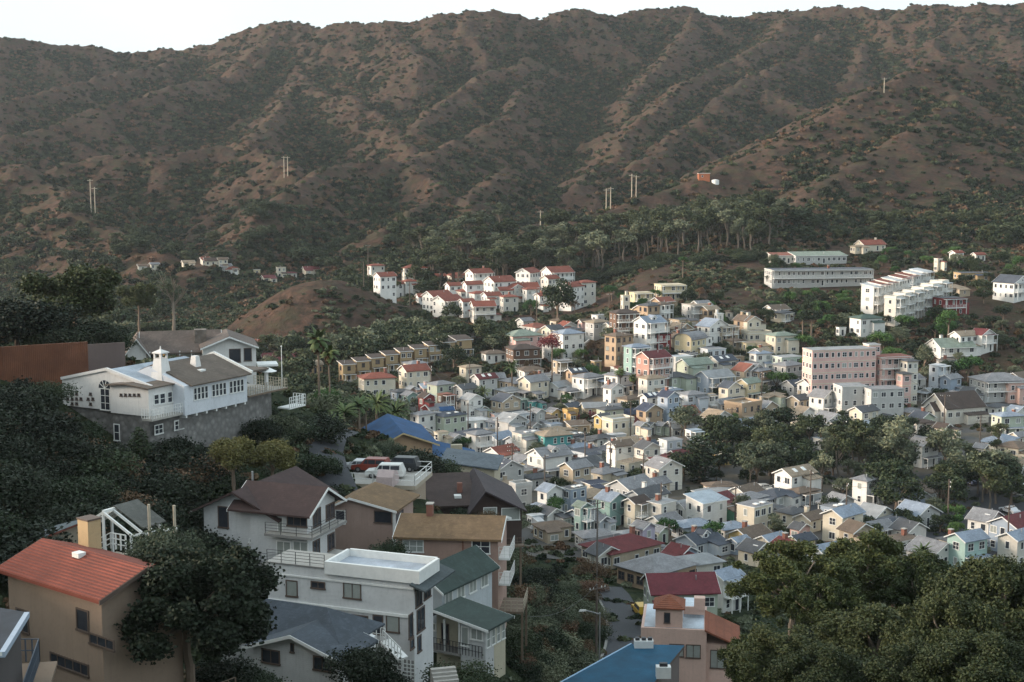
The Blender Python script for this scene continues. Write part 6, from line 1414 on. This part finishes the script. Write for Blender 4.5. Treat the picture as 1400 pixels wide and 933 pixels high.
# chaparral: the scrub that mottles every hillside, uncountable
gsr = np.random.RandomState(4)
def scrub(name, n, ylo, yhi, thr, smin, smax, mat_list, label, fl=0.0):
    ii = gsr.randint(0, na - 1, n * 14); jj = np.searchsorted(YG, np.sqrt(gsr.uniform(ylo**2, yhi**2, n * 14))).clip(1, ny - 2)
    dens = VEG[ii, jj] * (.55 + .9 * vnoise(X2[ii, jj] / 7, Y2[ii, jj] / 7, 40)); ok = gsr.rand(len(ii)) < np.clip((dens - thr) * 1.5, fl, 1) * np.clip(np.abs(np.diff(AG)[ii]) / np.diff(AG).min(), 1, 6) / 6 * 3
    fx = np.array([f_[0] for f_ in FOOT]); fy = np.array([f_[1] for f_ in FOOT]); frr = np.array([f_[2] for f_ in FOOT])
    pts = []
    u, v_ = gsr.rand(len(ii)), gsr.rand(len(ii))
    for i, j, a_, b_ in zip(ii[ok], jj[ok], u[ok], v_[ok]):
        A0 = AG[i] + (AG[i+1] - AG[i]) * a_; Yv = YG[j] + (YG[j+1] - YG[j]) * b_; x = A0 * Yv
        if abs(A0) > .5: continue
        if Yv < 600 and len(fx) and (np.hypot(fx - x, fy - Yv) < frr + 1.5).any(): continue
        pts.append((x, Yv, gz(x, Yv) + .1)); 
        if len(pts) >= n: break
    me = bpy.data.meshes.new(name); me.from_pydata(pts, [], []); o = bpy.data.objects.new(name, me); C.objects.link(o)
    setp(o, label, None, None, 'stuff')
    src = []
    for k, mt in enumerate(mat_list):
        rk = random.Random(50 + k); vv, ff = [], []
        for b_ in range(3): leaf_cloud(vv, ff, rk, (rk.uniform(-.5,.5), rk.uniform(-.5,.5), .25), .5, 60, .38, .6)
        m_ = bpy.data.meshes.new(name + '_clump'); m_.from_pydata([tuple(p) for p in vv], [], ff); m_.materials.append(mt); src.append(m_)
    ng = bpy.data.node_groups.new(name, 'GeometryNodeTree'); ng.interface.new_socket('Geometry', in_out='INPUT', socket_type='NodeSocketGeometry'); ng.interface.new_socket('Geometry', in_out='OUTPUT', socket_type='NodeSocketGeometry')
    gi, go = ng.nodes.new('NodeGroupInput'), ng.nodes.new('NodeGroupOutput'); iop = ng.nodes.new('GeometryNodeInstanceOnPoints'); join = ng.nodes.new('GeometryNodeGeometryToInstance')
    for m_ in src:
        so_ = bpy.data.objects.new(m_.name, m_); oi = ng.nodes.new('GeometryNodeObjectInfo'); oi.inputs['Object'].default_value = so_; oi.inputs['As Instance'].default_value = True; ng.links.new(oi.outputs['Geometry'], join.inputs[0])
    ri = ng.nodes.new('FunctionNodeRandomValue'); ri.data_type = 'INT'; ri.inputs['Min'].default_value = 0; ri.inputs['Max'].default_value = len(src) - 1
    rs = ng.nodes.new('FunctionNodeRandomValue'); rs.data_type = 'FLOAT'; rs.inputs[2].default_value = smin; rs.inputs[3].default_value = smax
    rz = ng.nodes.new('FunctionNodeRandomValue'); rz.data_type = 'FLOAT_VECTOR'; rz.inputs[0].default_value = (0,0,0); rz.inputs[1].default_value = (0,0,6.28)
    iop.inputs['Pick Instance'].default_value = True
    ng.links.new(gi.outputs[0], iop.inputs['Points']); ng.links.new(join.outputs[0], iop.inputs['Instance']); ng.links.new(ri.outputs[2], iop.inputs['Instance Index']); ng.links.new(rs.outputs[1], iop.inputs['Scale']); ng.links.new(rz.outputs[0], iop.inputs['Rotation'])
    ng.links.new(iop.outputs[0], go.inputs[0]); md = o.modifiers.new('scatter', 'NODES'); md.node_group = ng; print(name, len(pts))
scrub('hillside_scrub', 105000, 600, 1640, .21, .8, 3.0, [LEAF['dark'], LEAF['dark'], LEAF['euc'], LEAF['black'], LEAF['dry']], 'low chaparral scrub mottling the brown mountain slopes', .07)
scrub('hillside_brush', 14000, 385, 600, .12, .6, 1.9, [LEAF['dark'], LEAF['dark'], LEAF['euc'], LEAF['dry'], LEAF['grey']], 'brush and dry weeds between the hillside houses')
scrub('slope_undergrowth', 9000, 60, 600, .45, .5, 1.3, [LEAF['dark'], LEAF['dry'], LEAF['grey'], LEAF['euc']], 'rough grass and low undergrowth on the near slopes')
# ---------------------------------------------------------------- roads, pavement, cars, poles
ASPH = plain('asphalt', (.032, .034, .040), .85, 0, 0, .35); PAVE = plain('pavement_concrete', (.20, .195, .18), .9, 0, 0, .3)
def drape(name, x0, x1, y0, y1, lift, mat, st=2.0, mask=None):
    nx, ny_ = int((x1 - x0) / st) + 1, int((y1 - y0) / st) + 1; v, f = [], []; idx = {}
    for i in range(nx):
        for j in range(ny_):
            x, y = x0 + i * st, y0 + j * st; idx[i, j] = len(v); v.append((x, y, gz(x, y) + lift))
    for i in range(nx - 1):
        for j in range(ny_ - 1):
            if mask is None or mask(x0 + (i + .5) * st, y0 + (j + .5) * st): f.append((idx[i,j], idx[i+1,j], idx[i+1,j+1], idx[i,j+1]))
    me = bpy.data.meshes.new(name); me.from_pydata(v, [], f); me.materials.append(mat); o = bpy.data.objects.new(name, me); C.objects.link(o); return setp(o, kind='structure')
def inpx(lo, hi): return lambda x, y: lo < 700 + F * x / y < hi
m, nt, b = nodes('town_ground'); co = coord(nt); n1 = noise_t(nt, co, .12, 4); n2 = noise_t(nt, co, 1.2, 4)
nt.links.new(mixc(nt, ramp(nt, n1, [(.45, (0,0,0)), (.55, (1,1,1))]), mixc(nt, n2, (.05,.05,.052), (.085,.08,.075)), mixc(nt, n2, (.06,.05,.035), (.12,.10,.075))), b.inputs['Base Color']); b.inputs['Roughness'].default_value = .9
drape('town_ground', -40, 150, 236, 402, .16, m, 2.0, lambda x, y: 560 + max(0, 300 - y) * 1.6 < 700 + F * x / y < 1430)
drape('car_park', 60, 112, 238, 300, .22, ASPH, 2.0, lambda x, y: 700 + F * x / y > 1250 + (y - 238) * .4)
def ribbon(name, pts, w_, lift, mat, off=0):
    P = [Vector(p) for p in pts]; v, f = [], []
    fine = []
    for a, b_ in zip(P, P[1:]):
        k = max(1, int((b_ - a).length / 2))
        fine += [a.lerp(b_, i / k) for i in range(k)]
    fine.append(P[-1])
    for i, p in enumerate(fine):
        d = (fine[min(i+1, len(fine)-1)] - fine[max(i-1, 0)]); d.z = 0; d.normalize(); n_ = Vector((-d.y, d.x, 0)); c_ = p + n_ * off
        for s_ in (-w_/2, w_/2): q_ = c_ + n_ * s_; v.append((q_.x, q_.y, max(gz(c_.x, c_.y), gz(q_.x, q_.y)) + lift))
        if i: k = 2 * i; f.append((k-2, k-1, k+1, k))
    me = bpy.data.meshes.new(name); me.from_pydata(v, [], f); me.materials.append(mat); o = bpy.data.objects.new(name, me); C.objects.link(o); return setp(o, kind='structure')
def gp(px, row): p = on_ground(px, row, 90, 500); return p if p else at(px, row, 300)
rd = [gp(*p) for p in ((835, 965), (846, 925), (856, 893), (858, 865), (850, 840), (838, 820), (828, 806))]
ribbon('road', rd, 5.0, .30, ASPH); ribbon('road_edge_line', rd, .35, .42, PAVE, 2.6)
ribbon('hill_road', [at(465, 690, 146), at(450, 655, 152), at(446, 640, 160), at(452, 625, 170), at(470, 614, 180)], 4.0, .35, ASPH)
ribbon('main_street', [(112, 238, 0), (104, 290, 0), (96, 350, 0)], 7, .26, ASPH)
for k, (x0, y0, x1, y1) in enumerate(((20, 300, 100, 372), (-10, 322, 76, 398), (44, 262, 108, 318))): ribbon('street', [(x0, y0, 0), ((x0+x1)/2, (y0+y1)/2, 0), (x1, y1, 0)], 4.5, .25, ASPH)
TYRE = plain('tyre_rubber', (.02,.02,.02), .8); LAMP = plain('headlamp_glass', (.5,.5,.48), .2); HUB = plain('wheel_hub', (.3,.3,.31), .4, .6)
def car_parts(col, suv=True):
    pm = plain('car_paint_' + '_'.join(str(int(c * 100)) for c in col), col, .35, .1, 0, .05); hb = .72 if suv else .62; ht = 1.62 if suv else 1.35
    b = MB(); s = lambda x, z: (x, z)
    prof = [(-2.15,.32),(2.15,.32),(2.2,.62),(2.1,hb+.1),(1.15,hb+.22),(-2.1,hb+.28),(-2.2,.7)]
    b.solid([(x,-.86,z) for x, z in prof], [(x,.86,z) for x, z in prof], pm)
    cab = [(1.1,hb+.2),(.55,ht-.04),(-1.85 if suv else -1.0,ht),(-2.1 if suv else -1.7,hb+.24)]
    b.solid([(x,-.80 + (.1 if z > hb+.5 else 0),z) for x, z in cab], [(x,.80 - (.1 if z > hb+.5 else 0),z) for x, z in cab], pm)
    g = MB(); 
    for sgn in (-1, 1):
        for x0, x1 in ((-1.75 if suv else -1.2, -.75), (-.65, .15), (.22, .75)): 
            g.solid([(x0,sgn*.80,hb+.32),(x1,sgn*.80,hb+.32),(x1 if x1 < .7 else .5,sgn*.722,ht-.15),(x0,sgn*.722,ht-.12)], [(x0,sgn*.815,hb+.32),(x1,sgn*.815,hb+.32),(x1 if x1 < .7 else .5,sgn*.737,ht-.15),(x0,sgn*.737,ht-.12)], GLASS)
    g.solid([(1.07,-.68,hb+.30),(1.07,.68,hb+.30),(.62,.60,ht-.13),(.62,-.60,ht-.13)], [(1.1,-.68,hb+.32),(1.1,.68,hb+.32),(.65,.60,ht-.11),(.65,-.60,ht-.11)], GLASS)
    w_ = MB(); w_.tube((0,-.12,0), (0,.12,0), .34, .34, TYRE, 14); hubm = MB(); hubm.tube((0,-.13,0), (0,.13,0), .18, .18, HUB, 10)
    l_ = MB(); l_.box(2.13, 2.2, -.12, .12, .55, .70, LAMP)
    return b.mesh('body'), g.mesh('car_windows'), w_.mesh('wheel'), hubm.mesh('wheel_hub'), l_.mesh('headlight')
CARS = {}
def car(loc, rz, col, suv, label, group=None):
    key = (col, suv)
    if key not in CARS: CARS[key] = car_parts(col, suv)
    bm_, gm_, wm_, hm_, lm_ = CARS[key]; t = thing('parked_car', label, 'car', loc, rz, group)
    link(bpy.data.objects.new('body', bm_), t); link(bpy.data.objects.new('side_glass', gm_), t)
    for x_ in (-1.35, 1.35):
        for y_ in (-.78, .78): o = bpy.data.objects.new('wheel', wm_); link(o, t); o.location = (x_, y_, .34); k = bpy.data.objects.new('hub', hm_); link(k, o)
    for y_ in (-.6, .6): o = bpy.data.objects.new('headlight', lm_); link(o, t); o.location = (0, y_, 0)
    return t
def on_deck(px, row):
    x, y = DECK.hz(px, row, 0); return wpt(DECK, x, y, .01)
car(on_deck(527, 653), R(172), (.62,.62,.60), True, 'white four wheel drive car on the parking deck'); car(on_deck(508, 645), R(168), (.22,.045,.03), True, 'rusty red car behind the white four wheel drive')
car(on_deck(492, 644), R(170), (.45,.46,.48), False, 'pale grey car at the far side of the parking deck'); car(on_deck(548, 643), R(165), (.03,.035,.04), True, 'black pickup sized car at the back of the parking deck')
t = thing('covered_vehicle', 'vehicle under a pale pink tarpaulin at the deck railing', 'covered vehicle', on_deck(530, 663), R(80)); vv = MB()
prof = [(-1.5,0),(1.5,0),(1.4,.9),(.7,1.5),(-.5,1.75),(-1.35,1.1)]; vv.solid([(x,-.9,z) for x, z in prof], [(x,.9,z*1.02) for x, z in prof], plain('tarpaulin', (.42,.33,.32), .8, 0, 0, .2)); vv.build('tarpaulin', t)
p = gp(876, 846); car((p[0], p[1], p[2] + .3), R(100), (.55,.33,.03), True, 'yellow van at the roadside left of the crimson roof')
cr = random.Random(8); n = 0
for px, row, cl, nm in ((1150,672,(.55,.55,.55),'silver'),(1190,674,(.05,.06,.09),'navy'),(1215,678,(.58,.58,.57),'white'),(1362,672,(.6,.6,.6),'white'),(1380,705,(.55,.56,.58),'silver'),(1045,674,(.6,.6,.58),'white'),(1062,676,(.62,.62,.6),'white'),(1325,665,(.08,.1,.16),'blue')):
    x, y, z = at(px, row, 1); Y = 1.0; g_ = on_ground(px, row, 200, 420)
    if g_: 
        n += 1; car((g_[0], g_[1], g_[2] + .3), R(cr.choice([20, 110, 25, 200])), cl, cr.random() < .4, f'{nm} car parked on the asphalt, {["at the left end of the car park", "beside the long cream gabled house", "before the park trunks", "at the far end near the street", "at the right edge of the picture", "behind the round clipped tree", "right of its twin by the clipped tree", "at the back of the car park"][n-1]}', 'cars parked in the town')
# poles and lamps
PO = plain('pole_timber', (.11,.085,.07), .9)
def util_pole(loc, hgt, label, arms=1, rz=.6):
    t = thing('utility_pole', label, 'utility pole', loc, rz); MB().tube((0,0,-1), (0,0,hgt), .17, .12, PO).build('shaft', t)
    for k in range(arms):
        z = hgt - .5 - k * .9; q = MB(); q.box(-1.2, 1.2, -.2, -.08, z - .06, z + .06, PO); q.build('crossarm', t)
        for x_ in (-1.1, -.6, .6, 1.1): i_ = MB(); i_.tube((x_, -.14, z + .06), (x_, -.14, z + .26), .05, .04, TRIM, 6); i_.build('insulator', t)
    return t
POLES = []
for px, r0, Y, ar, lab in ((817, 684, 225, 2, 'dark utility pole before the maroon roof'), (816, 799, 160, 1, 'utility pole with crossarm above the street lamp'), (915, 717, 240, 1, 'thin pole between the pale gable and the slate roof'), (1006, 664, 262, 1, 'pole beside the green timber house'), (800, 590, 312, 1, 'pale pole behind the white porch house'),
    (786, 597, 330, 1, 'dark pole left of the pale tall pole'), (917, 577, 345, 1, 'tall pole before the brown low roof'), (932, 588, 340, 1, 'pole near the park corner palms'), (767, 552, 380, 1, 'pole by the orange yellow house'), (622, 527, 375, 1, 'pole before the dark brown gables'), (1076, 655, 285, 1, 'short pole behind the clipped tree'),
    (1380, 690, 232, 1, 'pole at the near side of the car park'), (734, 395, 470, 1, 'pole in the wood before the villas'), (503, 335, 590, 1, 'pole on the ridge of the bare round hill'), (497, 358, 580, 0, 'second pole on the bare round hill'), (560, 385, 520, 0, 'tall thin pole before the white villas'), (833, 401, 500, 1, 'pole before the yellow terraced houses'), (642, 495, 395, 0, 'pole on the bare slope')):
    x, y, z = at(px, r0, Y); g = gz(x, y); util_pole((x, y, g), max(z - g, 4.0), lab, ar); POLES.append((x, y, max(z, g + 4)))
rp = random.Random(12); TP = []
for px, Y in ((590,385),(640,350),(680,330),(725,345),(700,300),(745,285),(835,300),(880,290),(862,345),(905,262),(965,300),(1000,345),(1040,380),(1110,265),(1160,258),(1300,262),(1340,330),(1290,355),(1220,385),(850,410),(930,420),(1000,420)):
    a_, _ = ray(px, 600); x, y = a_ * Y, Y; g = gz(x, y); hg = rp.uniform(8.5, 10.5); t = util_pole((x, y, g), hg, None, rp.choice((1, 1, 2)), rp.uniform(0, 3)); p_ = proj((x, y, g + hg)); TOWN.append((t, 'timber utility pole', p_[0], p_[1])); TP.append((x, y, g + hg - .5))
def wire(name, a, b_, sag, label):
    a, b_ = Vector(a), Vector(b_); q = MB(); k = 14; P = [a.lerp(b_, i / k) - Vector((0, 0, sag * 4 * (i/k) * (1 - i/k))) for i in range(k + 1)]
    for u, v_ in zip(P, P[1:]): q.tube(u - a, v_ - a, .022, .022, DKMETAL, 4)
    t = thing(name, label, 'power line', tuple(a)); q.build('cable', t); return t
wire('power_line', POLES[0], POLES[1], 1.6, 'power line from the dark pole down to the lamp pole'); wire('power_line', POLES[0], POLES[2], 1.2, 'power line between the dark pole and the thin pole'); wire('power_line', POLES[2], POLES[3], 1.0, 'power line from the thin pole to the green house pole')
wire('power_line', POLES[1], at(706, 840, 122), 1.5, 'power line across the gully to the dusty pink house'); wire('power_line', POLES[5], POLES[7], 1.6, 'power line over the town flats')
done_ = set()
for i, p_ in enumerate(TP):
    for j in sorted(range(len(TP)), key=lambda j: math.dist(p_, TP[j]))[1:3]:
        if (j, i) in done_ or math.dist(p_, TP[j]) > 75: continue
        done_.add((i, j)); wire('power_line', p_, TP[j], .9, 'thin dark power line sagging over the town roofs')['group'] = 'power lines over the town roofs'
x, y, z = at(820, 838, 150); g = gz(x, y); t = thing('street_lamp', 'grey street lamp with curved arm over the road', 'street lamp', (x, y, g)); MB().tube((0,0,-1), (0,0,z-g), .11, .08, PIPE).build('pole', t)
q = MB(); q.bar((0,0,z-g-.15), (-1.5,0,z-g+.25), .09, .09, PIPE); q.build('arm', t); q = MB(); q.solid([(-2.3,-.16,z-g+.15),(-1.5,-.13,z-g+.2),(-1.5,.13,z-g+.2),(-2.3,.16,z-g+.15)], [(-2.2,-.1,z-g+.34),(-1.5,-.08,z-g+.34),(-1.5,.08,z-g+.34),(-2.2,.1,z-g+.34)], plain('lamp_housing', (.55,.55,.53), .5)); q.build('lamp_head', t)
# power line masts on the mountain
for px, r0, r1, Y, lab in ((123, 245, 281, 800, 'tall pylon pole on the brown left spur'), (129, 256, 285, 798, 'shorter pylon pole beside the tall one on the left spur'), (388, 214, 240, 905, 'pylon pole on the middle saddle'), (393, 214, 240, 906, 'twin pylon pole right beside it on the middle saddle'), (864, 238, 263, 742, 'pylon pole on the right ridge crest'), (870, 240, 262, 741, 'twin pylon pole on the right ridge crest'), (835, 256, 272, 730, 'short pole lower on the right ridge'), (829, 258, 270, 728, 'shortest pole lower on the right ridge'), (739, 288, 301, 690, 'stub pole near the foot of the right ridge'), (1208, 145, 165, 880, 'lone pole high on the right hillside')):
    x, y, z = at(px, r0, Y); g = gz(x, y); hgt = max(z - g, (r1 - r0) * Y / F); t = thing('pylon_pole', lab, 'pylon', (x, y, g - .5)); MB().tube((0,0,0), (0,0,hgt + .5), .30, .22, WOODL).build('mast', t); q = MB(); q.box(-1.6, 1.6, -.1, .1, hgt - .4, hgt - .1, WOODL); q.build('crossarm', t)
g_ = at(962, 246, 757); x, y = g_[0], g_[1]; t = thing('hut', 'small orange hut on the right ridge', 'hut', (x, y, gz(x, y))); MB().box(-3, 3, -2, 2, -3, 3, plain('orange_paint', (.42,.13,.05))).build('wall', t); MB().box(-3.2, 3.2, -2.2, 2.2, 3.003, 3.2, TRIM).build('roof', t); q = MB(); window(t, .9, 1.1, (-1, -2, 1.6), 0, '')
t2 = thing('water_tank', 'low white tank beside the orange hut', 'tank', (x + 6, y - 2, gz(x + 6, y - 2))); MB().tube((0,0,-1), (0,0,1.6), 2, 2, TRIM, 16).build('drum', t2); MB().tube((0,0,1.6), (0,0,2.0), 2.05, .3, TRIM, 16).build('lid', t2)
# white balustrade terrace and stepped wall on the hillside
wp = [gp(*p) for p in ((704, 512), (722, 520), (748, 521), (765, 505), (785, 488), (806, 470))]; t = thing('terrace_wall', 'white curved terrace wall climbing beside the bare slope', 'wall', wp[0]); q = MB()
for a, b_ in zip(wp, wp[1:]):
    a, b_ = Vector(a) - Vector(wp[0]), Vector(b_) - Vector(wp[0]); q.bar(a + Vector((0,0,.2)), b_ + Vector((0,0,.2)), .3, 2.6, wall_mat((.55,.53,.5)))
q.build('parapet', t)
name_town(TOWN)
for o in sc.objects:
    if o.type == 'EMPTY' and o.parent is None and 'label' not in o.keys(): print('NOLABEL', o.name)
# ---------------------------------------------------------------- light and air
w = bpy.data.worlds.new('World'); sc.world = w; w.use_nodes = True; nt = w.node_tree
sky = nt.nodes.new('ShaderNodeTexSky'); sky.sky_type = 'NISHITA'; sky.sun_disc = False
SUN_EL, SUN_AZ = 12.0, 268.0       # azimuth clockwise from +Y: low on the left, a little behind the camera
sky.sun_elevation = R(SUN_EL); sky.sun_rotation = R(SUN_AZ); sky.air_density = 1.0; sky.dust_density = 8.0; sky.ozone_density = 1.2
veil = nt.nodes.new('ShaderNodeMix'); veil.data_type = 'RGBA'; nt.links.new(sky.outputs[0], veil.inputs[6])     # thin even cloud over the whole sky
veil.inputs[7].default_value = (4.3, 5.0, 5.2, 1); wn = N(nt, 'ShaderNodeTexNoise', Scale=1.6, Detail=3)
tc = nt.nodes.new('ShaderNodeTexCoord'); nt.links.new(tc.outputs['Generated'], wn.inputs['Vector'])
nt.links.new(ramp(nt, wn.outputs[0], [(.35, (.52,)*3), (.62, (.80,)*3)]), veil.inputs[0])
bg = nt.nodes['Background']; nt.links.new(veil.outputs[2], bg.inputs[0]); bg.inputs[1].default_value = .15
sl = bpy.data.lights.new('sun', 'SUN'); sl.energy = 3.1; sl.angle = R(16); sl.color = (1, .85, .72)
so = bpy.data.objects.new('sun', sl); C.objects.link(so)
d = Vector((math.sin(R(SUN_AZ)) * math.cos(R(SUN_EL)), math.cos(R(SUN_AZ)) * math.cos(R(SUN_EL)), math.sin(R(SUN_EL))))
so.rotation_euler = d.to_track_quat('Z', 'Y').to_euler()
if HAZE:
    hb = MB().box(-1500, 1500, -520, 3400, -60, 330, DIRTY); ho = hb.build('haze'); setp(ho, kind='stuff'); ho.data.materials.clear()
    hm = bpy.data.materials.new('air'); hm.use_nodes = True; n_ = hm.node_tree; n_.nodes.remove(n_.nodes['Principled BSDF'])
    pv = n_.nodes.new('ShaderNodeVolumePrincipled'); pv.inputs['Density'].default_value = HAZE; pv.inputs['Color'].default_value = (.80, .86, .95, 1); pv.inputs['Anisotropy'].default_value = .2
    n_.links.new(pv.outputs[0], n_.nodes['Material Output'].inputs['Volume']); ho.data.materials.append(hm)
sc.view_settings.view_transform = 'Standard'; sc.view_settings.look = 'None'; sc.view_settings.exposure = EXPO; sc.view_settings.gamma = 1
sc.render.engine = 'CYCLES'; cy = sc.cycles
cy.use_denoising = True; cy.denoiser = 'OPENIMAGEDENOISE'
cy.max_bounces = 6; cy.diffuse_bounces = 3; cy.glossy_bounces = 2; cy.transmission_bounces = 2; cy.volume_bounces = 1; cy.transparent_max_bounces = 4
cy.use_adaptive_sampling = True; cy.adaptive_threshold = .02
